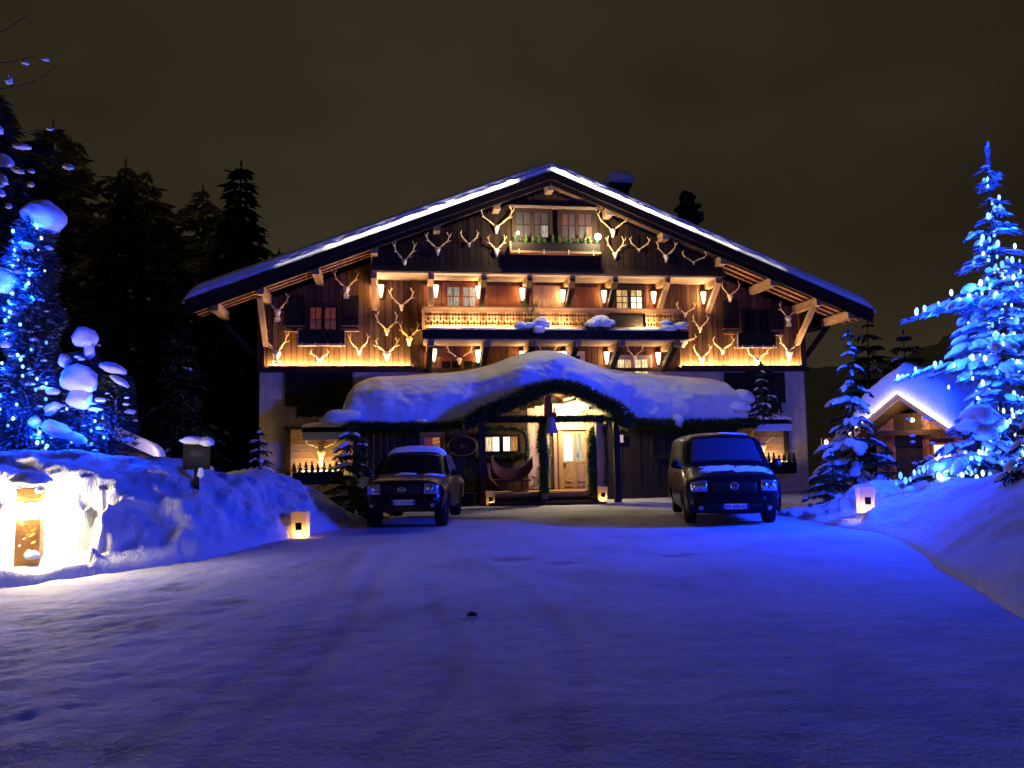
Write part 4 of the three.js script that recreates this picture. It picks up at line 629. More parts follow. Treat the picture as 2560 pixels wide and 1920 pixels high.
function wheelGeo(r, w) { return { tyre: (() => { const g = new THREE.LatheGeometry([[r * 0.62, -w / 2], [r * 0.92, -w / 2], [r, -w * 0.36], [r, w * 0.36], [r * 0.92, w / 2], [r * 0.62, w / 2]].map((p) => new THREE.Vector2(...p)), 36); g.rotateZ(Math.PI / 2); return g; })(), rim: (() => { const l = [cyl(r * 0.63, r * 0.63, w * 0.7, 0, 0, 0, 28, 0, Math.PI / 2)]; for (let i = 0; i < 6; i++) { const a = i * Math.PI / 3; l.push(bar(V(w * 0.38, 0, 0), V(w * 0.38, Math.cos(a) * r * 0.58, Math.sin(a) * r * 0.58), 0.05, 0.03, V(1, 0, 0))); } return merge(l); })() }; }
function addWheels(t, r, w, x, zs) { const g = wheelGeo(r, w); for (const z of zs) for (const s of [-1, 1]) { const wg = pgroup('wheel', t, [s * x, r, z], s < 0 ? Math.PI : 0); part('tyre', g.tyre, M.tyre, wg); part('rim', g.rim, M.blackMetal, wg); } }
function plateTex(text) { const c = document.createElement('canvas'); c.width = 256; c.height = 56; const x = c.getContext('2d'); x.fillStyle = '#b9bac2'; x.fillRect(0, 0, 256, 56); x.fillStyle = '#27357f'; x.fillRect(0, 0, 22, 56); x.fillRect(234, 0, 22, 56); x.fillStyle = '#23232b'; x.font = 'bold 44px sans-serif'; x.textAlign = 'center'; x.textBaseline = 'middle'; x.fillText(text, 128, 30); const t = new THREE.CanvasTexture(c); t.colorSpace = THREE.SRGBColorSpace; return std([1, 1, 1], { map: t, roughness: 0.5 }); }
function numberPlate(t, text, x, y, z) { const p = pgroup('number_plate', t, [x, y, z]); part('plate', bx(0.53, 0.12, 0.012, 0, 0, 0), M.carPlastic, p); const g = new THREE.PlaneGeometry(0.52, 0.11); g.translate(0, 0, 0.008); part('plate_face', g, plateTex(text), p); }
{ // ---- van
  const t = thing('delivery_van', 'dark van with frost on windscreen and bonnet parked right of the entrance', 'van', [4.38, gh(4.38, -16.3) - 0.01, -16.0], R(-6.5)); t.scale.setScalar(0.97);
  const prof = [[-0.10, 0.24], [0.0, 0.30], [0.03, 0.52], [0.0, 0.62], [-0.03, 0.70], [-0.06, 0.94], [-0.12, 1.02], [-0.36, 1.10], [-0.86, 1.24], [-0.95, 1.28], [-1.62, 1.86], [-1.78, 1.93], [-2.3, 1.965], [-4.4, 1.95], [-4.78, 1.86], [-4.86, 1.2], [-4.88, 0.5], [-4.82, 0.3]];
  const hw = (y, z) => (0.95 - 0.06 * clamp((0.4 - y) / 0.3) - 0.16 * Math.pow(clamp((y - 1.05) / 0.95), 1.3)) * (1 - 0.06 * Math.pow(clamp((z + 0.7) / 0.75), 2.2));
  const C = carShell(prof, { hw, crown: 0.06, corner: 0.07, floor: 0.28, wheels: [-0.9, -3.9], archR: 0.40, wheelY: 0.34 });
  part('body', [C.top, C.side(1), C.side(-1)], M.carPaint, t); part('underbody', bx(1.5, 0.3, 4.4, 0, 0.42, -2.4), M.carPlastic, t);
  const s = C.sAt;
  part('windscreen', C.panel(s(9) + 0.004, s(10) - 0.002, -0.90, 0.90, 0.012, 20, 14, 0.02), M.glassDark, t).add(part('windscreen_frost', C.panel(s(9) + 0.008, s(10) - 0.004, -0.89, 0.89, 0.020, 60, 40, 0.02, 0.06), M.frost, t));
  const frostB = (v0, v1, a, b, k) => C.panel(lerp(s(7), s(8), a), lerp(s(7), s(8), b), v0, v1, 0.016 + k, 60, 30, 0, 0.22);
  part('bonnet_snow', [frostB(-0.72, 0.16, 0.1, 1.0, 0), frostB(0.0, 0.97, 0.0, 1.0, 0.004)], M.lump, t);
  part('roof_frost', C.panel(s(11), s(12), -0.15, 0.92, 0.014, 40, 20, 0, 0.15), M.lump, t); part('roof_frost', C.panel(s(12) + 0.004, s(13), -0.9, 0.9, 0.012, 16, 20), M.frost, t);
  part('grille', [C.panel(s(4), s(5) - 0.004, -0.52, 0.52, 0.012, 24, 8)], M.carPlastic, t); for (let i = 0; i < 3; i++) part('grille_bar', C.panel(lerp(s(4), s(5), 0.18 + 0.27 * i), lerp(s(4), s(5), 0.25 + 0.27 * i), -0.5, 0.5, 0.02, 24, 2), M.carPaint, t);
  part('air_intake', C.panel(s(1) + 0.014, s(2) - 0.006, -0.62, 0.62, 0.012, 24, 6), M.carPlastic, t); part('bumper_lip', C.panel(s(2) - 0.004, s(3) + 0.002, -0.7, 0.7, 0.02, 24, 4), M.carPaint, t);
  for (const v of [-1, 1]) { const h = pgroup('headlight', t); part('lens', C.panel(s(4) + 0.002, s(5) + 0.006, v < 0 ? -0.97 : 0.58, v < 0 ? -0.58 : 0.97, 0.016, 12, 8), M.lens, h); for (const k of [0.67, 0.82]) { const q = C.surf(lerp(s(4), s(5), 0.5), v * k, 0.0); const g = new THREE.SphereGeometry(0.075, 16, 10); g.scale(1, 1, 0.5); g.translate(q[0], q[1], q[2] + 0.0); part('reflector', g, M.chrome, h); } const fq = C.surf(lerp(s(1), s(2), 0.4), v * 0.76, 0.01); part('fog_lamp', new THREE.SphereGeometry(0.05, 12, 8).scale(1, 1, 0.4).translate(...fq), M.lens, t); }
  { const b = pgroup('badge', t, [0, 0.83, C.surf(lerp(s(4), s(5), 0.5), 0, 0.03)[2] + 0.01]); part('ring', new THREE.TorusGeometry(0.075, 0.009, 8, 32), M.chrome, b); part('letter', [bar(V(-0.03, 0.06, 0), V(0, 0.008, 0), 0.012, 0.01), bar(V(0.03, 0.06, 0), V(0, 0.008, 0), 0.012, 0.01), bar(V(-0.062, 0.03, 0), V(-0.028, -0.055, 0), 0.012, 0.01), bar(V(0.062, 0.03, 0), V(0.028, -0.055, 0), 0.012, 0.01), bar(V(-0.028, -0.055, 0), V(0, 0.0, 0), 0.012, 0.01), bar(V(0.028, -0.055, 0), V(0, 0.0, 0), 0.012, 0.01)], M.chrome, b); }
  numberPlate(t, 'BE-388-KJ', 0, 0.42, 0.05);
  for (const x of [-1, 1]) { part('side_window', C.sidePanel(x, [[-1.15, 1.22], [-1.78, 1.78], [-2.25, 1.80], [-2.25, 1.2]], 0.006), M.frost, t); part('side_window', C.sidePanel(x, [[-2.32, 1.2], [-2.32, 1.80], [-3.5, 1.80], [-3.5, 1.2]], 0.006), M.frost, t); part('side_window', C.sidePanel(x, [[-3.57, 1.2], [-3.57, 1.80], [-4.6, 1.78], [-4.66, 1.2]], 0.006), M.frost, t);
    for (const z of [-2.28, -3.53]) part('door_seam', C.sidePanel(x, [[z, 0.35], [z, 1.85], [z - 0.012, 1.85], [z - 0.012, 0.35]], 0.004), M.carPlastic, t); part('side_trim', C.sidePanel(x, [[-1.4, 0.62], [-1.4, 0.68], [-3.4, 0.68], [-3.4, 0.62]], 0.012), M.carPlastic, t);
    const mr = pgroup('wing_mirror', t); part('mirror_shell', [lump(x * 1.07, 1.24, -1.06, 0.11, 0.12, 0.07, 1), bx(0.12, 0.04, 0.05, x * 0.96, 1.18, -1.08)], M.carPaint, mr); part('door_handle', bx(0.02, 0.03, 0.16, x * (hw(1.05, -2) + 0.045), 1.05, -2.1), M.carPlastic, t); }
  addWheels(t, 0.34, 0.22, 0.82, [-0.9, -3.9]);
}
{ // ---- pickup
  const t = thing('pickup_truck', 'dark pickup truck with a snowy roof parked left of the entrance', 'pickup', [-2.33, gh(-2.33, -17.3) - 0.01, -16.75], R(-1.5)); t.scale.setScalar(0.965);
  const prof = [[-0.08, 0.42], [0.0, 0.46], [0.03, 0.62], [0.0, 0.70], [-0.03, 0.74], [-0.05, 1.00], [-0.12, 1.07], [-0.45, 1.12], [-1.16, 1.17], [-1.22, 1.19], [-1.86, 1.66], [-2.0, 1.72], [-2.5, 1.745], [-3.15, 1.70], [-3.32, 1.62], [-3.48, 1.12], [-3.6, 1.08], [-5.05, 1.08], [-5.12, 1.0], [-5.14, 0.5]];
  const hw = (y, z) => (0.885 - 0.06 * clamp((0.5 - y) / 0.3) - 0.20 * Math.pow(clamp((y - 1.05) / 0.7), 1.2)) * (1 - 0.09 * Math.pow(clamp((z + 0.7) / 0.75), 2.2));
  const C = carShell(prof, { hw, crown: 0.05, corner: 0.13, floor: 0.42, wheels: [-0.88, -3.96], archR: 0.45, wheelY: 0.37 }), s = C.sAt;
  part('body', [C.top, C.side(1), C.side(-1)], M.carPaint, t); part('underbody', bx(1.3, 0.26, 4.6, 0, 0.5, -2.6), M.carPlastic, t);
  part('windscreen', C.panel(s(9) + 0.004, s(10) - 0.002, -0.88, 0.88, 0.012, 20, 14, 0.03), M.glassDark, t);
  { const g = grid(24, 24, (i, j) => { const q = C.surf(lerp(s(10) + 0.008, s(13), j), lerp(-0.98, 0.98, i), 0.0), e = Math.sqrt(clamp(Math.min(i, 1 - i) * 7)) * Math.sqrt(clamp(Math.min(j, 1 - j) * 12)); return [q[0], q[1] + 0.002 + 0.085 * e * (1 + 0.3 * nz(q[0] * 3, q[2] * 3)), q[2]]; }, null); part('roof_snow', g, M.lump, t); }
  part('bonnet_frost', [C.panel(s(7) - 0.008, s(8), -0.9, 0.5, 0.012, 60, 30, 0, 0.25), C.panel(lerp(s(7), s(8), 0.2), s(8), 0.40, 0.97, 0.014, 40, 30, 0, 0.2)], M.frost, t);
  for (const [v, k, r] of [[-0.1, 0.9, 0.13], [0.05, 0.8, 0.11], [0.6, 0.75, 0.15], [0.8, 0.9, 0.12], [-0.28, 0.7, 0.07]]) { const q = C.surf(lerp(s(7), s(8), k), v, 0.01); part('bonnet_snow', lump(q[0], q[1] - 0.01, q[2], r * 1.3, r * 0.35, r, Math.floor(r * 100)), M.lump, t); }
  part('grille', C.panel(s(4), s(5) - 0.003, -0.5, 0.5, 0.012, 20, 8), M.carPlastic, t); for (let i = 0; i < 2; i++) part('grille_bar', C.panel(lerp(s(4), s(5), 0.25 + 0.35 * i), lerp(s(4), s(5), 0.36 + 0.35 * i), -0.48, 0.48, 0.024, 20, 2), M.blackMetal, t);
  { const e = new THREE.TorusGeometry(0.055, 0.009, 8, 28); e.scale(1.4, 0.9, 1); const q = C.surf(lerp(s(4), s(5), 0.5), 0, 0.035); e.translate(...q); const e2 = new THREE.TorusGeometry(0.03, 0.008, 8, 24); e2.scale(0.9, 1.3, 1); e2.translate(...q); part('badge', [e, e2], M.chrome, t); }
  for (const v of [-1, 1]) { const h = pgroup('headlight', t); part('lens', C.panel(s(4) + 0.002, s(5) + 0.006, v < 0 ? -0.97 : 0.56, v < 0 ? -0.56 : 0.97, 0.016, 12, 8), M.lens, h); const q = C.surf(lerp(s(4), s(5), 0.55), v * 0.72, 0); part('reflector', new THREE.SphereGeometry(0.08, 16, 10).scale(1, 1, 0.5).translate(...q), M.chrome, h); const fq = C.surf(lerp(s(1), s(2), 0.3), v * 0.8, 0.01); part('fog_lamp', new THREE.SphereGeometry(0.05, 12, 8).scale(1, 1, 0.4).translate(...fq), M.lens, t); }
  part('bumper', C.panel(s(2) - 0.004, s(3) + 0.004, -0.96, 0.96, 0.03, 24, 5), M.carPaint, t); part('air_intake', C.panel(s(1) + 0.004, s(2) - 0.008, -0.5, 0.5, 0.012, 20, 5), M.carPlastic, t); part('skid_plate', bx(0.9, 0.08, 0.06, 0, 0.46, 0.0), M.blackMetal, t);
  numberPlate(t, 'CC 175 NM', 0.05, 0.60, 0.065);
  for (const x of [-1, 1]) { part('side_window', C.sidePanel(x, [[-1.42, 1.18], [-1.92, 1.58], [-2.3, 1.63], [-2.3, 1.17]], 0.006), M.frost, t); part('side_window', C.sidePanel(x, [[-2.38, 1.17], [-2.38, 1.63], [-3.1, 1.60], [-3.25, 1.17]], 0.006), M.frost, t);
    for (const z of [-2.34, -3.4]) part('door_seam', C.sidePanel(x, [[z, 0.5], [z, 1.12], [z - 0.012, 1.12], [z - 0.012, 0.5]], 0.004), M.carPlastic, t);
    part('wheel_flare', (() => { const g = new THREE.TorusGeometry(0.45, 0.035, 8, 20, Math.PI); g.rotateY(Math.PI / 2); g.translate(x * 0.885, 0.38, -0.88); return g; })(), M.carPlastic, t);
    part('wing_mirror', [lump(x * 1.03, 1.17, -1.28, 0.12, 0.09, 0.06, 2), bx(0.14, 0.03, 0.04, x * 0.9, 1.12, -1.3)], M.carPaint, t); part('door_handle', bx(0.02, 0.03, 0.14, x * (hw(1.0, -2) + 0.045), 1.0, -2.2), M.chrome, t); part('side_step', bx(0.1, 0.04, 1.7, x * 0.88, 0.40, -2.4), M.blackMetal, t); }
  part('antenna', bar(V(0.72, 1.15, -1.25), V(0.78, 1.9, -1.5), 0.008, 0.008), M.chrome, t);
  addWheels(t, 0.37, 0.25, 0.76, [-0.88, -3.96]);
}

// ---------------------------------------------------------------- conifers
const UPV = V(0, 1, 0);
// levels: [height, reach, branches]; every branch droops, carries twigs on both sides and snow on its back
function conifer(t, levels, o) {
  const rr = rng(o.seed), B = new Blades(), L = [], W = [], tips = [], h = o.h, tw = o.twig ?? 0.16, dens = o.density ?? 1;
  const q = V(), d = V(), side = V();
  part('trunk', tube([V(0, -0.3, 0), V(0.02 * h * (rr() - 0.5), h * 0.35, 0), V(0.02 * h * (rr() - 0.5), h * 0.7, 0), V(0, h, 0)], o.trunk ?? h * 0.018, 12, 8, 0.9), M.bark, t);
  for (const [y0, reach, nb] of levels) {
    const a0 = rr() * 6.283;
    for (let b = 0; b < nb; b++) {
      const a = a0 + b / nb * 6.283 + (rr() - 0.5) * 0.7, R_ = reach * (o.rag ? 0.42 + 0.80 * rr() : 0.72 + 0.5 * rr()) * (o.sideBias ? o.sideBias(a) : 1), dr = (o.droop ?? 0.35) * (0.7 + 0.6 * rr()), lift = (o.lift ?? 0.18) * (0.6 + 0.8 * rr());
      const yb = y0 + (o.rag ? (rr() - 0.5) * o.rag : 0), ca = Math.cos(a), sa = Math.sin(a), P_ = (s) => V(ca * R_ * s, yb + R_ * (lift * s - dr * s * s), sa * R_ * s);
      W.push([P_(0), P_(0.35), P_(0.7), P_(1)]);
      const n = Math.max(4, Math.round(R_ / tw * 1.7 * dens));
      for (let i = 0; i < n; i++) {
        const s = 0.12 + 0.88 * (i + rr()) / n; const c = P_(s); d.copy(P_(Math.min(1, s + 0.05))).sub(P_(s - 0.05)).normalize(); side.set(-d.z, 0, d.x).normalize();
        for (const sg of [-1, 1]) {
          const len = tw * (0.9 + 1.3 * (1 - s) * Math.min(1, R_)) * (0.7 + 0.6 * rr()), dir = d.clone().multiplyScalar(0.75 + 0.4 * rr()).addScaledVector(side, sg * (0.7 + 0.5 * rr())).add(V(0, -0.15 - 0.35 * rr(), 0)).normalize();
          // a twig: several narrow sprays fanned along it
          const m = o.fine ? 4 : 2;
          for (let k = 0; k < m; k++) { const f = k / m * 0.7, st = c.clone().addScaledVector(dir, len * f), dd = dir.clone().applyAxisAngle(UPV, (rr() - 0.5) * 1.1).add(V(0, (rr() - 0.6) * 0.4, 0)).normalize().multiplyScalar(len * (0.55 + 0.3 * rr())); q.copy(dd).cross(UPV).normalize().applyAxisAngle(dd.clone().normalize(), (rr() - 0.5) * 1.6); B.spray(st, dd, q, len * (o.fine ? 0.10 : 0.17)); }
        }
        B.spray(c, d.clone().multiplyScalar(tw * 1.1).add(V(0, -0.02, 0)), side, tw * 0.16);
        if (rr() < 0.4) tips.push(c.clone().add(V(0, 0.02, 0)));
      }
      if (o.snow && rr() < (o.snowChance ?? 0.85)) { const m = Math.max(2, Math.round(R_ * (o.lumps ?? 5))); for (let k = 0; k < m; k++) { const s = 0.30 + 0.70 * (k + 0.5) / m + 0.1 * (rr() - 0.5), c = P_(s), sz = 0.6 * o.snow * (0.45 + 0.75 * rr()) * Math.min(1, 0.35 + R_ * 0.6); const ww = (rr() - 0.5) * tw * 2.2 * Math.min(1, R_); c.x += -sa * ww; c.z += ca * ww; c.y -= 0.25 * Math.abs(ww); L.push(lump(c.x, c.y + 0.03, c.z, sz * (0.9 + 0.5 * rr()), sz * (0.38 + 0.25 * rr()), sz * (0.55 + 0.25 * rr()), Math.floor(rr() * 7), -a, -Math.atan(lift - 2 * dr * s) * -1 * 0.8 - 0.25)); } }
    }
  }
  for (let k = 0; k < 26; k++) { const a = rr() * 6.283, y = h * (0.93 + 0.07 * rr()); B.spray(V(0, y, 0), V(Math.cos(a) * 0.05 * (1 + o.h * 0.05), 0.05 + 0.02 * h, Math.sin(a) * 0.05 * (1 + o.h * 0.05)), V(-Math.sin(a), 0.2, Math.cos(a)), 0.015 + 0.002 * h); }
  part('crown', B.build(), o.mat ?? M.needle[0], t);
  if (!o.noLimbs) part('limbs', W.map((p) => tube(p, 0.006 + 0.0012 * h, 5, 4, 0.7)), M.bark, t);
  if (L.length) part('snow_load', L, o.snowMat ?? M.lump, t);
  return tips;
}
const tiers = (h, base, r, n, nb, jit, seed, pow = 0.85) => { const rr = rng(seed); return Array.from({ length: n }, (_, i) => { const k = i / (n - 1); return [lerp(base, h * 0.97, k), r * Math.pow(1 - k, pow) * (1 + jit * (rr() - 0.5)) + 0.05 * r, Math.max(4, Math.round(nb * (1 - 0.4 * k)))]; }); };
const bulbGeo = new THREE.SphereGeometry(1, 8, 6);
const bulbMats = [glow(0.30, 0.64, 1, 2.2), glow(0.10, 0.32, 1, 2.4), glow(0.60, 0.88, 1, 2.2)];
function stringLights(name, label, pts, seed, size = 0.03, stretch = 1.6) { // a string of lamps; up to 300 as parts
  const t = thing(name, label, 'string lights'), rr = rng(seed);
  pts.slice(0, 300).forEach((p) => { const b = part('bulb_light', bulbGeo, bulbMats[Math.floor(rr() * 3)], t); const s = size * (0.65 + 0.75 * rr()); b.position.copy(p); b.scale.set(s * 0.85, s * stretch, s * 0.85); b.castShadow = false; });
  const w = []; for (let i = 0; i + 1 < pts.length; i++) if (pts[i].distanceTo(pts[i + 1]) < 0.7) w.push(tube([pts[i], pts[i].clone().lerp(pts[i + 1], 0.5).add(V(0, -0.03, 0)), pts[i + 1]], 0.004, 3, 3)); if (w.length) part('wire', w, M.blackMetal, t);
  return t;
}
const farther = (list, cam) => list;

// ---- the fir hung with blue lights on the right
{
  const o = V(10.35, 0.65, -16.8), t = thing('lit_fir_tree', 'tall snowy fir hung with blue lights on the bank right of the driveway', 'tree', o.toArray(), 0);
  const H = 7.2, lv = [[0.35, 1.2, 8], [0.8, 1.15, 8], [1.3, 0.9, 7], [1.75, 0.75, 7], [2.1, 0.8, 7], [2.45, 1.55, 10], [2.7, 1.75, 11], [2.95, 1.35, 9], [3.2, 0.8, 7], [3.5, 0.85, 7], [3.8, 1.6, 10], [4.05, 1.25, 9], [4.3, 0.75, 7], [4.6, 0.7, 7], [4.9, 0.62, 6], [5.2, 0.42, 5], [5.45, 0.5, 5], [5.8, 0.22, 4], [6.1, 0.15, 3], [6.45, 0.16, 4], [6.75, 0.10, 3]];
  const tips = conifer(t, lv, { h: H, rag: 0.42, seed: 104, twig: 0.20, fine: true, snow: 0.27, snowChance: 0.8, droop: 0.28, lift: 0.2, trunk: 0.10, mat: M.frosty[1] });
  const rr = rng(102), ps = [];
  // spiral chains: sample the tips that look outwards, ordered round the crown
  const c = tips.filter((p) => Math.hypot(p.x, p.z) > 0.05).map((p) => ({ p, k: Math.floor(p.y / 0.32) * 7 + Math.atan2(p.z, p.x) })).sort((a, b) => a.k - b.k);
  const front = c.filter(({ p }) => p.z > -0.35 || p.x < -0.5), step = front.length / 285;
  for (let i = 0; i < 285; i++) { const q = front[Math.floor(i * step)].p; ps.push(q.clone().multiplyScalar(1.0).add(o).add(V((rr() - 0.5) * 0.06, 0.03 + 0.05 * rr(), 0.05 + (rr() - 0.5) * 0.06))); }
  for (let i = 0; i < 14; i++) ps.push(o.clone().add(V((rr() - 0.5) * 0.12, 5.6 + i * 0.13, 0.1)));
  ps.splice(285); ps.push(V(8.95, 2.85, -14.7), V(8.55, 2.75, -14.8), V(8.15, 2.6, -14.9), V(10.6, 4.6, -18.3));  // the last four bulbs are added, one at each added spotlight
  stringLights('string_lights', 'blue light strings wound over the tall fir', ps, 103, 0.037, 1.7);
  for (const [x, y, z, k] of [[-1.7, 2.9, 0.6, 1], [-1.1, 2.8, 1.1, 1], [-1.6, 4.0, 0.4, 1], [-0.5, 3.1, 1.5, 0.9], [-0.9, 4.1, 0.9, 0.8], [0.5, 3.1, 1.4, 0.8], [-0.5, 4.9, 0.6, 0.6], [0.5, 4.5, 0.8, 0.6], [0.1, 5.6, 0.45, 0.4], [0.45, 5.9, 0.3, 0.3], [0.0, 6.5, 0.3, 0.2], [-0.1, 7.2, 0.2, 0.12], [-1.0, 2.0, 0.9, 0.8], [-0.1, 2.1, 1.1, 0.8], [-1.9, 2.6, -0.4, 1], [-1.0, 3.4, -1.2, 1.0]]) point(o.clone().add(V(x, y, z)), BLUE, 24 * k, 1.6);
  // added blue spots, in place of the many small bulbs, light bank, driveway and porch
  for (const [x, y, z, cd] of [[8.95, 2.85, -14.7, 290], [8.55, 2.75, -14.8, 290], [8.15, 2.6, -14.9, 270]]) { const l = new THREE.SpotLight(lin(...BEAM), cd * SPOT_K(), 0, R(80), 0.75, 2); l.position.set(x, y, z); l.target.position.set(x - 8, y - 0.4, z - 1.0); l.castShadow = true; l.shadow.radius = 2; scene.add(l, l.target); }
  { const l = new THREE.SpotLight(lin(...BLUE), 130, 0, R(58), 0.8, 2); l.position.set(10.6, 4.6, -18.3); l.target.position.set(12.6, 2.6, -22); l.castShadow = true; l.shadow.radius = 2; scene.add(l, l.target); }  // added spotlight that brightens the hut roof
}
function SPOT_K() { return 0.60; }
function BLUE_CD() { return 72; }
{ // low fir beside it, buried in snow, with a string of lights down its skirt
  const o = V(9.1, 0.75, -15.7), t = thing('lit_fir_shrub', 'low snow-domed fir with a slanting string of blue lights in front of the hut', 'shrub', o.toArray(), 0);
  conifer(t, [[0.15, 1.25, 10], [0.45, 1.1, 10], [0.8, 0.85, 9], [1.1, 0.55, 8], [1.35, 0.35, 6]], { h: 1.6, seed: 111, twig: 0.16, fine: true, snow: 0.26, snowChance: 0.6, droop: 0.35, lift: 0.15, trunk: 0.05, mat: M.frosty[0] });
  part('snow_dome', [lump(0, 1.25, 0.05, 0.36, 0.30, 0.34, 4), lump(-0.22, 1.08, 0.15, 0.26, 0.2, 0.24, 1), lump(0.2, 1.1, 0.12, 0.28, 0.22, 0.24, 2), lump(-0.02, 0.95, 0.3, 0.28, 0.2, 0.2, 5)], M.lump, t);
  const ps = [], rr = rng(112), A = V(9.95, 2.25, -15.5), Bp = V(7.35, 0.80, -15.5);
  for (let i = 0; i < 34; i++) { const k = i / 33, q = A.clone().lerp(Bp, k); q.y += 0.10 * Math.sin(k * 9) - 0.25 * Math.sin(k * 3.14) + (rr() - 0.5) * 0.16; q.z += 0.25 * Math.sin(k * 3.1); ps.push(q); }
  for (let i = 0; i < 40; i++) { const k = rr(), w = rr(); ps.push(V(lerp(7.9, 9.9, k), lerp(0.85, 0.95 + 0.55 * k, w), -15.3 + 0.4 * rr())); }
  stringLights('string_lights', 'slanting string of blue lights over the low fir skirt', ps, 113, 0.036, 1.6);
  const t2 = thing('lit_fir_shrub', 'snow-covered fir skirt glowing blue at the near edge of the lit bank', 'shrub', [8.2, 0.62, -15.6], 0);
  conifer(t2, [[0.1, 0.75, 9], [0.3, 0.6, 8], [0.5, 0.4, 7]], { h: 0.7, seed: 114, twig: 0.13, fine: true, snow: 0.2, droop: 0.4, lift: 0.15, trunk: 0.03 });
  for (const [x, y, z, k] of [[9.5, 1.75, -15.2, 0.06], [8.7, 1.3, -15.0, 0.06], [8.0, 1.15, -15.1, 0.05], [9.3, 1.15, -14.9, 0.04]]) point([x, y, z], BLUE, BLUE_CD() * k, 1.6);
}
{ // dark laden fir at the picture's edge
  const t = thing('snowy_fir', 'dark snow-laden fir in front of the blue-lit tree', 'tree', [8.45, 0.95, -12.4], 0);
  conifer(t, tiers(2.1, 0.2, 0.85, 8, 10, 0.3, 121), { h: 2.1, seed: 122, twig: 0.14, fine: true, snow: 0.22, droop: 0.45, lift: 0.15, trunk: 0.05 });
  const s = thing('dark_shrub', 'small dark leafless shrub poking from the bank under the dark fir', 'shrub', [7.55, 0.78, -12.1], 0), rr = rng(123), B = new Blades();
  for (let i = 0; i < 260; i++) { const a = rr() * 6.283, x = (rr() - 0.5) * 0.35, y = rr() * 0.32 * (1 - Math.abs(x)); B.spray(V(x, y, (rr() - 0.5) * 0.2), V(Math.cos(a) * 0.06, 0.07, Math.sin(a) * 0.06), V(-Math.sin(a), 0.3, Math.cos(a)), 0.014); } part('foliage', B.build(), M.needle[2], s); for (let i = 0; i < 3; i++) part('stem', tube([V(0.05 * i - 0.05, -0.1, 0), V(0.08 * i - 0.08, 0.15, 0.02), V(0.14 * i - 0.14, 0.32, 0)], 0.008, 6, 5), M.bark, s);
}
{ // young fir between chalet and hut, and the low shrubs round it
  const t = thing('snowy_fir', 'young snow-covered fir between the chalet and the small hut', 'tree', [8.5, -0.1, -20], 0);
  conifer(t, [[0.9, 1.25, 9], [1.3, 1.15, 9], [1.75, 1.05, 9], [2.2, 0.8, 7], [2.7, 0.5, 6], [3.1, 0.45, 5], [3.5, 0.25, 4], [3.95, 0.15, 3], [4.3, 0.10, 3]], { h: 4.5, seed: 131, twig: 0.17, fine: true, snow: 0.34, rag: 0.3, snowChance: 0.9, droop: 0.38, lift: 0.12, trunk: 0.05 });
  for (const [x, z, h, r, s, lab] of [[7.6, -19.2, 1.35, 0.85, 141, 'dark low fir with blue snow right behind the van'], [8.7, -18.7, 1.45, 0.8, 142, 'low snowy fir at the foot of the young fir'], [9.7, -18.8, 1.2, 0.7, 143, 'low frosted fir in front of the hut\'s dark doorway']]) { const b = thing('fir_shrub', lab, 'shrub', [x, 0, z], 0); conifer(b, tiers(h, 0.15, r, 6, 9, 0.3, s), { h, seed: s + 1, twig: 0.15, fine: true, snow: 0.22, snowChance: s === 143 ? 0.7 : 0.25, droop: 0.4, lift: 0.18, trunk: 0.04 }); }
  const w = thing('bare_sapling', 'thin leafless sapling with bits of snow in front of the hut', 'sapling', [10.0, 0.3, -19.6], 0), rr = rng(144), L = []; const st = [tube([V(0, 0, 0), V(0.05, 0.9, 0), V(0.02, 1.9, 0)], 0.014, 10, 5, 0.7)];
  for (let i = 0; i < 22; i++) { const y = 0.3 + rr() * 1.4, a = rr() * 6.283, l = 0.15 + 0.3 * rr(), e = V(0.03 + Math.cos(a) * l, y + 0.25 * l + 0.1, Math.sin(a) * l); st.push(tube([V(0.03, y, 0), V(0.03 + Math.cos(a) * l * 0.5, y + 0.08, Math.sin(a) * l * 0.5), e], 0.005, 4, 4)); if (rr() < 0.55) L.push(lump(e.x, e.y, e.z, 0.07, 0.045, 0.06, i)); } part('branches', st, M.bark, w); part('snow_load', L, M.lump, w);
}

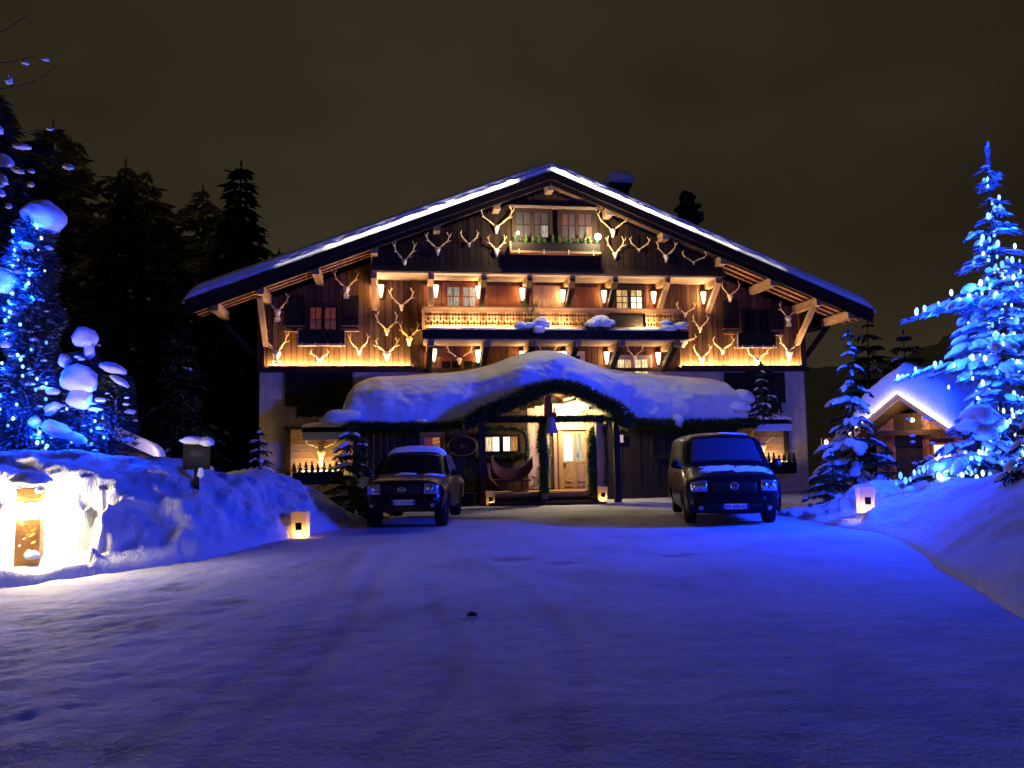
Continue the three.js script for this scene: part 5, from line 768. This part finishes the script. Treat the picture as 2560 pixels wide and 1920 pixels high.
// ---- left: column and bush wound with blue lights behind the tall bank
{
  const K = 1.148, o = V(-7.98, 1.2, -13.2), t = thing('lit_column_tree', 'narrow leaning evergreen hung with blue lights under a ball of snow', 'tree', o.toArray(), 0), rr = rng(151 + 0 * t.scale.setScalar(K).x), B = new Blades(), ps = [];
  const ax = (y) => V(-0.14 + 0.12 * Math.sin(y * 0.8) + 0.02 * y, y, 0), rad = (y) => 0.31 - 0.03 * y + 0.07 * nz(y * 1.7, 3) + (y < 1.2 ? 0.22 * (1.2 - y) : 0);
  for (let i = 0; i < 15000; i++) { const y = Math.pow(rr(), 1.1) * 3.75, a = rr() * 6.283, k = 0.45 + 0.6 * Math.sqrt(rr()), r = rad(y) * k * (1 + 0.75 * nz(Math.cos(a) * 1.8, y * 2.6, Math.sin(a) * 1.8)), c = ax(y), oo = V(Math.cos(a), 0, Math.sin(a)); B.spray(V(c.x + oo.x * r, y, c.z + oo.z * r), oo.clone().add(V(0, 0.3 - 0.9 * rr(), 0)).normalize().multiplyScalar(0.09 + 0.05 * rr()), V(-oo.z, rr() - 0.5, oo.x).normalize(), 0.016); }
  for (let i = 0; i < 900; i++) { const k = rr(), c = V(-0.1 - 0.42 * k, 2.35 + 0.42 * k, 0.02 + 0.14 * k), a = rr() * 6.283; B.spray(V(c.x + 0.08 * Math.cos(a), c.y + 0.06 * Math.sin(a), c.z + 0.1 * (rr() - 0.5)), V(Math.cos(a) * 0.09 - 0.03, -0.06 + 0.05 * rr(), Math.sin(a) * 0.09), V(-Math.sin(a), rr() - 0.5, Math.cos(a)).normalize(), 0.016); }
  part('crown', B.build(), M.frosty[0], t); part('trunk', tube([V(0, -0.6, 0), ax(1), ax(2), ax(3), ax(3.9)], 0.07, 14, 8, 0.5), M.bark, t);
  part('snow_ball', (() => { const g = new THREE.SphereGeometry(1, 40, 28), p = g.attributes.position; for (let i = 0; i < p.count; i++) { const x = p.getX(i), y = p.getY(i), z = p.getZ(i), k = 1 + 0.16 * nz(x * 1.4, y * 1.4, z * 1.4) + 0.05 * nz(x * 4, y * 4, z * 4); p.setXYZ(i, x * k * 0.28, (y < -0.2 ? y * 0.85 - 0.15 * x : y - 0.12 * x) * k * 0.26, z * k * 0.27); } g.computeVertexNormals(); g.translate(0.13, 3.84, 0.02); return g; })(), M.lump, t); part('snow_load', [lump(-0.40, 2.82, 0.16, 0.27, 0.26, 0.25, 1), lump(0.10, 3.32, 0.34, 0.09, 0.07, 0.07, 3), lump(0.35, 0.8, 0.45, 0.09, 0.1, 0.07, 5), lump(-0.35, 0.75, 0.55, 0.12, 0.08, 0.07, 6), lump(-0.1, 1.9, 0.42, 0.07, 0.06, 0.05, 0), ...Array.from({ length: 60 }, (_, i) => { const y = 0.2 + rr() * 3.3, a = rr() * 3.4 - 0.1, r = rad(y) * 1.02, c = ax(y), z = 0.025 + 0.05 * rr() * rr(); return lump(c.x + Math.cos(a) * r, y, c.z + Math.sin(a) * r, z * 1.4, z * 0.8, z * 1.2, i); })], M.lump, t);
  for (let i = 0; i < 62; i++) { const y = 0.1 + 3.55 * (i + rr()) / 62, a = 0.2 + rr() * 2.7, r = rad(y) * (0.95 + 0.25 * rr()), c = ax(y); ps.push(o.clone().add(V(c.x + Math.cos(a) * r * 1.05, y, c.z + Math.sin(a) * r * 1.1 + 0.04).multiplyScalar(K))); }
  stringLights('string_lights', 'blue light string wound round the narrow leaning evergreen', ps, 152, 0.026, 1.1);
  ps.filter((_, i) => i % 3 === 1).forEach((p) => point(p.clone().add(V(0, 0.02, 0.05)), BLUE, 3.2, 1.2));
  for (const [x, y, z, k] of [[0.12, 3.5, 0.5, 0.06], [0.42, 3.6, 0.35, 0.02], [-0.25, 2.6, 0.65, 0.02]]) point(o.clone().add(V(x, y, z).multiplyScalar(K)), BLUE, BLUE_CD() * k, 1.4);
}
{
  const K = 1.148, o = V(-7.0, 1.15, -13.3), t = thing('lit_bush', 'bushy evergreen with big snow pillows and blue lights beside the narrow one', 'shrub', o.toArray(), 0), rr = rng(161 + 0 * t.scale.setScalar(K).x), B = new Blades(), ps = [];
  const stems = [[V(0, 0, 0), V(-0.05, 0.8, 0), V(-0.15, 1.85, 0)], [V(0.1, 0, 0), V(0.3, 0.8, 0), V(0.35, 1.5, 0)], [V(-0.2, 0, 0), V(-0.4, 0.6, 0), V(-0.48, 1.2, 0)]].map((p) => new THREE.CatmullRomCurve3(p));
  for (let i = 0; i < 11000; i++) { const c = stems[i % 3], s = Math.pow(rr(), 0.9), q = c.getPoint(s), a = rr() * 6.283, r = (0.44 * (1 - 0.72 * s)) * (0.4 + 0.65 * Math.sqrt(rr())), oo = V(Math.cos(a), 0, Math.sin(a)); B.spray(V(q.x + oo.x * r, q.y + 0.03, q.z + oo.z * r), oo.clone().add(V(0, 0.4 - 0.9 * rr(), 0)).normalize().multiplyScalar(0.09 + 0.05 * rr()), V(-oo.z, rr() - 0.5, oo.x).normalize(), 0.016); }
  part('crown', B.build(), M.frosty[0], t); stems.forEach((c) => part('stem', new THREE.TubeGeometry(c, 8, 0.03, 6), M.bark, t));
  part('snow_load', [lump(-0.1, 2.06, 0.05, 0.18, 0.2, 0.16, 1), lump(-0.02, 1.86, 0.08, 0.08, 0.15, 0.08, 2), lump(-0.36, 1.74, 0.1, 0.09, 0.13, 0.09, 3), lump(-0.06, 1.42, 0.3, 0.27, 0.26, 0.15, 4, 0, -0.3, -0.35), lump(0.0, 1.16, 0.36, 0.17, 0.2, 0.11, 6, 0, -0.2, -0.35), lump(0.34, 1.62, 0.1, 0.2, 0.10, 0.13, 5, 0, -0.3), lump(0.47, 1.44, 0.16, 0.14, 0.06, 0.10, 0, 0, -0.6), lump(-0.46, 1.30, 0.2, 0.10, 0.07, 0.08, 1), lump(-0.42, 1.05, 0.25, 0.13, 0.09, 0.1, 2, 0, 0.5), lump(-0.25, 0.74, 0.46, 0.24, 0.13, 0.14, 3, 0, -0.35), lump(0.05, 0.62, 0.5, 0.16, 0.09, 0.1, 2, 0, -0.4), lump(0.6, 1.0, 0.1, 0.08, 0.05, 0.07, 1), ...Array.from({ length: 60 }, (_, i) => { const q = stems[i % 3].getPoint(Math.pow(rr(), 0.8)), a = rr() * 3.4 - 0.1, r = 0.44 * (1 - 0.5 * q.y / 1.85), z = 0.022 + 0.05 * rr() * rr(); return lump(q.x + Math.cos(a) * r, q.y + 0.03, q.z + Math.sin(a) * r, z * 1.4, z * 0.8, z * 1.2, i); })], M.lump, t);
  for (let i = 0; i < 38; i++) { const c = stems[i % 3], s = Math.pow(rr(), 1.6) * 0.75, q = c.getPoint(s), a = 0.2 + rr() * 2.7, r = 0.46 * (1 - 0.6 * s); ps.push(o.clone().add(V(q.x + Math.cos(a) * r, q.y + 0.05, q.z + Math.sin(a) * r + 0.06).multiplyScalar(K))); }
  stringLights('string_lights', 'blue light string through the snow-pillowed bush', ps, 162, 0.026, 1.1);
  ps.filter((_, i) => i % 3 === 1).forEach((p) => point(p.clone().add(V(0, 0.02, 0.05)), BLUE, 3.2, 1.2));
  for (const [x, y, z, k] of [[-0.45, 0.85, 0.7, 0.02], [0.25, 0.8, 0.68, 0.015], [-0.05, 1.75, 0.6, 0.01]]) point(o.clone().add(V(x, y, z).multiplyScalar(K)), BLUE, BLUE_CD() * k, 1.4);
}
{ // shrubs near the pickup and at the chalet's corner
  const t = thing('snowy_fir', 'dark bushy fir with patches of snow left of the pickup', 'tree', [-4.1, -0.15, -20.6], 0);
  conifer(t, tiers(2.5, 0.1, 1.0, 10, 11, 0.3, 171, 0.6), { h: 2.5, seed: 172, twig: 0.16, fine: true, snow: 0.28, snowChance: 0.22, droop: 0.42, lift: 0.2, trunk: 0.06 });
  const b = thing('fir_shrub', 'small snowy fir at the outer corner of the chalet', 'shrub', [-7.6, 0.1, -24], 0); conifer(b, tiers(2.2, 0.2, 0.85, 8, 9, 0.3, 173), { h: 2.2, seed: 174, twig: 0.15, fine: true, snow: 0.26, snowChance: 0.8, droop: 0.42, lift: 0.2, trunk: 0.05 });
  const c = thing('fir_shrub', 'snow-capped shrub climbing at the far end of the porch roof', 'shrub', at(7.0, 2.6, 2.6).toArray(), HT); conifer(c, tiers(1.9, 0.1, 0.55, 7, 8, 0.3, 175), { h: 1.9, seed: 176, twig: 0.13, fine: true, snow: 0.2, snowChance: 0.6, droop: 0.4, lift: 0.2, trunk: 0.04 });
}
// ---- the dark wood behind, single trees
{
  const list = [[-14.4, -42, 17.6, 3.4, 'tall pointed conifer just left of the chalet roof'], [-19.5, -44, 15.5, 4.0, 'dim conifer behind the chalet\'s snowy eave'], [-22.5, -46, 18.0, 4.6, 'broad dim conifer in the middle of the dark wood'], [-25.5, -42, 19.5, 4.6, 'high dim conifer over the snow-pillowed bush'], [-22.0, -33, 17.5, 4.2, 'near dark conifer behind the ball of snow'], [-13.2, -33, 9.0, 3.0, 'dark fir under the snowy eave beside the chalet'], [-16.5, -34, 12.0, 3.6, 'dense dark fir between the wood and the chalet'], [-11.4, -27.5, 6.4, 2.2, 'frosty fir closest to the chalet\'s side wall'], [-12.5, -24, 5.4, 2.3, 'low dark fir behind the snow-capped sign'], [-29, -40, 22, 5.2, 'highest dark conifer at the edge of the wood'], [-17.2, -25, 9.5, 3.2, 'dark fir behind the bush with blue lights']];
  [[-34, -58, 27, 'tall dim tree at the picture\'s edge of the wood'], [-31, -55, 24.5, 'dim tree third from the edge in the wood\'s back row'], [-37.5, -56, 29, 'highest dim tree of the wood\'s back row'], [-28, -57, 23.5, 'dim tree behind the snow-pillowed bush in the back row'], [-25, -54, 21.5, 'dim tree in the middle of the wood\'s back row'], [-22.3, -57, 21.5, 'dim tree left of the pointed conifer in the back row'], [-19.5, -55, 19.5, 'dim round-topped tree next to the pointed conifer'], [-17, -58, 17, 'lowest dim tree of the back row over the eave']].forEach((a) => list.push([a[0], a[1], a[2], 5.2, a[3]]));
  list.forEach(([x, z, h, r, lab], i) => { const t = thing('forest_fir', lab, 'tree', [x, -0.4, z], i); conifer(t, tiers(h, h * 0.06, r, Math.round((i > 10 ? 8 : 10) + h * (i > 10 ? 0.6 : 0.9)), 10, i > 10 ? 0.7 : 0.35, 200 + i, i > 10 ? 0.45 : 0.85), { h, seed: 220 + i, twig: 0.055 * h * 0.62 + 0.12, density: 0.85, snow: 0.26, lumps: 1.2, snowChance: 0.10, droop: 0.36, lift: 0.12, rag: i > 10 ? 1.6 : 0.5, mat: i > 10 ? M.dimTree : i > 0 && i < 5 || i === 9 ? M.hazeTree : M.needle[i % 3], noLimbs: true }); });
  for (const [i, [x, z, h, r, lab]] of [[21.6, -48, 9.5, 2.6, 'dark tree behind the hut on the slope'], [16.3, -33, 6.6, 1.6, 'slim dark fir next to the blue-lit tree']].entries()) { const t = thing('forest_fir', lab, 'tree', [x, -0.4, z], i); conifer(t, tiers(h, 0.4, r, 14, 10, 0.4, 260 + i, 0.55), { h, seed: 270 + i, twig: 0.3, snow: 0.3, snowChance: 0.2, mat: M.needle[0], noLimbs: true }); }
  // bare branches with clumps of snow reaching in from the left
  const t = thing('bare_tree', 'leafless tree with snow clumps on thin branches at the upper left', 'tree', [-7.6, 0.6, -9.2], 0), rr = rng(290), st = [tube([V(0, -0.6, 0), V(0.05, 2.5, 0), V(0.1, 4.6, 0), V(0.15, 7, 0)], 0.09, 14, 8, 0.6)], L = [];
  const br = (y0, pts) => st.push(tube([V(0.1, y0, 0), ...pts.map((p) => V(p[0] + 7.6, p[1] - 0.6, 0.2 + 0.1 * rr()))], 0.016, 14, 5, 0.75));
  br(4.2, [[-6.6, 5.45], [-5.9, 5.2], [-5.35, 5.02], [-5.0, 4.85]]); br(4.0, [[-6.5, 5.0], [-5.9, 4.92], [-5.5, 4.86]]); br(3.8, [[-6.4, 4.72], [-5.85, 4.70], [-5.6, 4.78]]); br(4.8, [[-6.5, 6.0], [-5.9, 5.86], [-5.4, 5.95], [-5.2, 6.1]]); br(5.2, [[-6.4, 6.2], [-5.9, 6.15], [-5.5, 6.25]]); br(5.0, [[-6.4, 6.6], [-5.95, 6.5], [-5.6, 6.75]]); br(4.5, [[-6.5, 5.7], [-5.9, 5.55], [-5.7, 5.3], [-5.3, 5.35]]);
  for (const [x, y, a, b] of [[-5.93, 5.36, 0.1, 0.07], [-5.62, 5.15, 0.1, 0.035], [-5.84, 4.98, 0.12, 0.1], [-5.66, 4.87, 0.07, 0.04], [-5.85, 4.74, 0.1, 0.09], [-5.08, 4.9, 0.06, 0.045], [-5.5, 4.86, 0.04, 0.03], [-5.62, 6.16, 0.05, 0.03], [-5.38, 6.2, 0.04, 0.025], [-5.8, 5.95, 0.06, 0.06], [-5.95, 5.88, 0.06, 0.04], [-5.5, 4.7, 0.05, 0.04], [-5.85, 4.6, 0.06, 0.05], [-5.3, 5.36, 0.04, 0.03], [-5.75, 4.45, 0.05, 0.04]]) L.push(lump(x + 7.6, y - 0.6, 0.22, a, b, a * 0.7, Math.floor(rr() * 7), rr() * 6, (rr() - 0.5) * 0.6));
  part('branches', st, M.bark, t); part('snow_load', L, M.lump, t);
}

// ---------------------------------------------------------------- bollard lamp in the hollow of the bank
{
  const o = V(-6.46, 0.16, -10.78), t = thing('bollard_lamp', 'rusty cut-out bollard lamp shining in a hollow of the snow bank', 'lamp', o.toArray(), 0.35);
  const w = 0.28, face = (turn, solid) => { // a plate with leaf-shaped holes below the lamp window
    const s = new THREE.Shape(); s.setFromPoints([[-w / 2, 0], [w / 2, 0], [w / 2, 1.0], [-w / 2, 1.0]].map((p) => new THREE.Vector2(...p)));
    const win = new THREE.Path([[-w / 2 + 0.015, 0.60], [-w / 2 + 0.015, 0.84], [w / 2 - 0.015, 0.84], [w / 2 - 0.015, 0.60]].map((p) => new THREE.Vector2(...p))); s.holes.push(win);
    if (!solid) for (const [x, y, a, b, r] of [[-0.07, 0.55, 0.028, 0.024, 0], [0.02, 0.51, 0.016, 0.026, 0.3], [-0.03, 0.47, 0.036, 0.017, -0.4], [0.07, 0.47, 0.048, 0.018, 0.5], [0.0, 0.41, 0.022, 0.012, 0.3], [0.05, 0.40, 0.045, 0.014, 0.6], [-0.03, 0.36, 0.024, 0.012, 0.4], [-0.09, 0.27, 0.018, 0.012, 0.8], [0.07, 0.3, 0.03, 0.012, 0.5], [0.02, 0.2, 0.03, 0.014, 0.4]]) { const h = new THREE.Path(); h.absellipse(x, y, a, b, 0, Math.PI * 2, true, r); s.holes.push(h); }
    const g = new THREE.ExtrudeGeometry(s, { depth: 0.006, bevelEnabled: false, curveSegments: 10 }); g.translate(0, 0, w / 2 - 0.003); g.rotateY(turn); return g; };
  part('front_plate', face(0, false), M.steel, t); for (const a of [Math.PI / 2, Math.PI, -Math.PI / 2]) part('side_plate', face(a, a === Math.PI), M.steel, t); part('cap', bx(w + 0.02, 0.02, w + 0.02, 0, 1.0, 0), M.steel, t);
  const g1 = new THREE.ConeGeometry(0.135, 0.09, 24, 1, false); g1.translate(0, 0.61, 0); part('lamp_reflector', g1, glow(1, 0.92, 0.7, 1.4), t); const g2 = new THREE.SphereGeometry(0.05, 16, 10); g2.scale(1.1, 0.55, 1.1); g2.translate(0, 0.80, 0); part('lamp_bulb', g2, glow(1, 0.95, 0.8, 5), t); part('lamp_shade', cyl(0.03, 0.125, 0.05, 0, 0.845, 0, 20), M.steel, t);
  part('snow_cap', [lump(0, 1.09, 0, 0.24, 0.15, 0.22, 1), lump(0.11, 0.98, 0.13, 0.05, 0.07, 0.03, 3), lump(0.06, 0.12, 0.15, 0.09, 0.08, 0.06, 4)], M.lump, t);
  for (const a of [0.0, 1.57, 3.14, 4.71]) point(o.clone().add(V(Math.cos(a + 0.4) * 0.20, 0.74, Math.sin(a + 0.4) * 0.20)), [1, 0.80, 0.50], a === 3.14 ? 7 : 10, 2);
  point(o.clone().add(V(0, 0.3, 0)), [1, 0.75, 0.4], 0.8, 1.5);
}
{ // little board on a post with snow
  const t = thing('house_sign', 'small board on a post under a thick cap of snow on the left bank', 'sign', [-5.2, 1.05, -13.2], 0.25); t.scale.setScalar(0.88);
  part('post', cyl(0.045, 0.05, 0.75, 0, 0.2, 0, 10), M.darker, t); part('board', [bx(0.42, 0.40, 0.05, 0.0, 0.56, 0.03), bx(0.46, 0.05, 0.07, 0, 0.775, 0.03), bx(0.05, 0.42, 0.07, -0.21, 0.56, 0.03), bx(0.05, 0.42, 0.07, 0.21, 0.56, 0.03), bx(0.46, 0.05, 0.07, 0, 0.355, 0.03)], M.darker, t); part('panel', bx(0.36, 0.34, 0.02, 0, 0.56, 0.055), std([0.015, 0.016, 0.03]), t); part('snow_on_panel', lump(0.0, 0.62, 0.065, 0.12, 0.09, 0.015, 3), M.frost, t); part('snow_on_post', lump(0.08, 0.24, 0.08, 0.06, 0.12, 0.03, 2), M.lump, t);
  part('snow_cap', [lump(-0.05, 0.85, 0.02, 0.24, 0.10, 0.13, 1), lump(0.17, 0.82, 0.03, 0.14, 0.12, 0.12, 5)], M.lump, t);
}
// ---------------------------------------------------------------- hut and shed
{
  const HK = 1.28, o = V(12.0, -0.95, -23.8), turn = R(-50), t = thing('small_hut', 'small wooden hut with a lit gable under thick blue-lit snow', 'hut', o.toArray(), turn); t.scale.setScalar(HK);
  const wd = wood(0.30, 0.13, 0.07);
  for (let i = 0; i < 9; i++) { const x = -0.85 + i * 0.212; if (x > -0.6 && x < 0.15) { part('plank', bx(0.2, 0.75, 0.04, x, 2.3, -0.02), M.dark, t); continue; } part('plank', bx(0.2, 2.4 + 0.4 * (1 - Math.abs(x)), 0.04, x, 1.25 + 0.2 * (1 - Math.abs(x)), -0.02), wd, t); }
  part('side_wall', [bx(0.05, 2.2, 3.2, 0.95, 1.1, -1.6), bx(0.05, 2.2, 3.2, -0.95, 1.1, -1.6), bx(1.9, 2.6, 0.05, 0, 1.3, -3.2)], wd, t); part('doorway', bx(0.72, 1.95, 0.02, -0.22, 0.97, -0.06), M.darker, t); part('corner_post', [bx(0.14, 2.2, 0.14, 0.22, 1.1, 0.03), bx(0.12, 2.2, 0.12, -0.64, 1.1, 0.03)], M.red, t); part('tie_beam', [bx(2.1, 0.12, 0.14, 0, 2.22, 0.12)], M.dark, t);
  const win = pgroup('window', t); part('pane', bx(0.38, 0.95, 0.015, 0.55, 1.45, 0.02), glow(1, 0.78, 0.45, 2.2), win); part('frame', [bx(0.05, 1.0, 0.05, 0.34, 1.45, 0.03), bx(0.05, 1.0, 0.05, 0.76, 1.45, 0.03), bx(0.46, 0.05, 0.05, 0.55, 1.95, 0.03), bx(0.46, 0.05, 0.05, 0.55, 0.95, 0.03)], M.red, win);
  const sl = (s) => { const g = bx(1.5, 0.08, 5.6, 0, 0, -1.95); g.rotateZ(-s * 0.66); g.translate(s * 0.57, 2.62, 0); return g; };
  part('roof', [sl(1), sl(-1)], M.dark, t); for (const s of [-1, 1]) part('barge_board', bar(V(0, 3.05, 0.86), V(s * 1.16, 2.16, 0.86), 0.06, 0.14), M.beam, t);
  part('roof_snow', grid(60, 40, (a, b) => { const x = lerp(-1.28, 1.28, a), e = Math.min(1, (1.28 - Math.abs(x)) / 0.5), ee = Math.sqrt(clamp(1 - (1 - e) ** 2)), k = Math.min(1, Math.min(b, 1 - b) / 0.10), kk = Math.sqrt(clamp(1 - (1 - k) ** 2)), y0 = 3.10 - 0.76 * Math.abs(x); return [x * (1 + 0.02 * nz(b * 9, x)), y0 + 0.03 + (0.82 + 0.14 * Math.exp(-x * x * 4) * -1 + 0.10 * nz(x * 2, b * 5, 3)) * (0.2 + 0.8 * ee) * kk + 0.02 * nz(x * 7, b * 30), lerp(0.92, -4.8, b)]; }), M.snow, t);
  const L = (x, y, z) => V(x, y, z).multiplyScalar(HK).applyAxisAngle(UPV, turn).add(o);
  for (const s of [-1, 1]) { part('rope_light', tube([V(0, 3.12, 0.93), V(s * 0.6, 2.66, 0.95), V(s * 1.2, 2.2, 0.93)], 0.015, 12, 6), glow(1, 0.86, 0.66, 5), t); area(L(s * 0.02, 3.18, 1.02), L(s * 1.18, 2.28, 1.02), 0.04, V(0, 0.4, -1).applyAxisAngle(UPV, turn), [1, 0.8, 0.6], 10); }
  { const l = pgroup('gable_lamp', t, [0.1, 2.5, 0.45]); part('lamp_glass', new THREE.SphereGeometry(0.05, 12, 8), glow(1, 0.85, 0.6, 5), l); part('lamp_stem', cyl(0.01, 0.01, 0.3, 0, 0.18, 0, 6), M.blackMetal, l); point(L(0.1, 2.5, 0.45), WARM, 4.5, 2); point(L(0.62, 1.5, 0.3), [1, 0.62, 0.36], 2.2, 3); }
  const s = thing('snowman', 'small figure-like heap of snow beside the hut', 'snow heap', [10.55, 0.2, -18.6], 0); part('heap', [lump(0, 0.3, 0, 0.3, 0.5, 0.28, 1), lump(0.02, 0.85, 0, 0.2, 0.3, 0.2, 2)], M.lump, s);
}
{ // small wall lantern beyond the chalet corner
  const p = V(9.36, 1.63, -24), t = thing('wall_lantern', 'small glowing lantern in the dark between chalet and young fir', 'lantern', p.toArray(), 0); part('lamp_glass', new THREE.SphereGeometry(0.06, 12, 10).scale(1, 1.6, 1), glow(1, 0.88, 0.65, 5), t); part('cage', [bx(0.22, 0.02, 0.22, 0, 0.15, 0), bx(0.2, 0.02, 0.2, 0, -0.14, 0), ...[[-1, -1], [1, -1], [-1, 1], [1, 1]].map(([a, b]) => bx(0.015, 0.3, 0.015, a * 0.1, 0, b * 0.1))], wood(0.3, 0.12, 0.06), t); part('post', cyl(0.03, 0.03, 1.6, 0, -0.95, 0, 8), M.darker, t); point(p, WARM, 0.5, 2);
}
{
  const t = thing('snowy_shed', 'low shed with snow on its lit sloping roof behind the blue bush', 'shed', [-8.9, -0.1, -17.2], 0.35);
  part('roof', [bx(2.6, 0.1, 2.6, 0, 2.15, -0.6, 0, 0, -0.46), bx(2.55, 0.16, 0.06, 0, 2.08, 0.72, 0, 0, -0.46)], M.beam, t); part('roof_snow', grid(40, 24, (a, b) => { const x = lerp(-1.25, 1.25, a), e = Math.min(1, Math.min(a, 1 - a, b, 1 - b) / 0.1); return [x, 2.24 - 0.49 * x + 0.24 * Math.sqrt(clamp(1 - (1 - e) ** 2)) * (1 + 0.2 * nz(x * 2, b * 3)), lerp(0.75, -1.9, b)]; }), M.snow, t); part('wall', [bx(1.8, 2.0, 1.8, -0.1, 0.9, -0.7)], M.plank[0], t); part('gable', extr([[-1.0, 1.85], [0.8, 1.75], [0.8, 1.9], [-1.0, 2.55]], 0.05).translate(0, 0, 0.22), M.plank[1], t);
  { const l = pgroup('shed_lamp', t, [1.75, 2.0, 0.9]); part('lamp_glass', new THREE.SphereGeometry(0.04, 12, 8), glow(1, 0.8, 0.5, 2), l); part('lamp_stem', [cyl(0.025, 0.03, 2.2, 0, -1.1, -0.1, 8), bx(0.02, 0.02, 0.12, 0, 0.0, -0.05)], M.blackMetal, l); point(V(1.75, 2.0, 0.9).applyAxisAngle(UPV, 0.35).add(t.position), [1, 0.68, 0.40], 3.2, 2); }
}
// ---------------------------------------------------------------- hills
for (const [name, label, x0, x1, z, hts, back] of [['hill', 'dark wooded hillside right of the chalet', 18, 130, -85, [5, 13, 15.5, 17, 22, 28, 32, 36], -60], ['hill', 'dark forested slope behind the wood on the left', -130, -20, -90, [50, 50, 50, 48, 46, 43, 36, 22, 8], -60]]) {
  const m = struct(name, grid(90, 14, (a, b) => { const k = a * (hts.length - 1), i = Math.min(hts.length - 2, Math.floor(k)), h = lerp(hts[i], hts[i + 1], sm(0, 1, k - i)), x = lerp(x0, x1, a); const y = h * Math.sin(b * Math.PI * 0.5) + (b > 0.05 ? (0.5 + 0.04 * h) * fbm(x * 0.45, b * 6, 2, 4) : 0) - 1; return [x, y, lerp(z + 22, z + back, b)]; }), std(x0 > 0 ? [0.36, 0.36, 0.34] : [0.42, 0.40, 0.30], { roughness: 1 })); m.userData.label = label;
}
renderer.render(scene, camera);
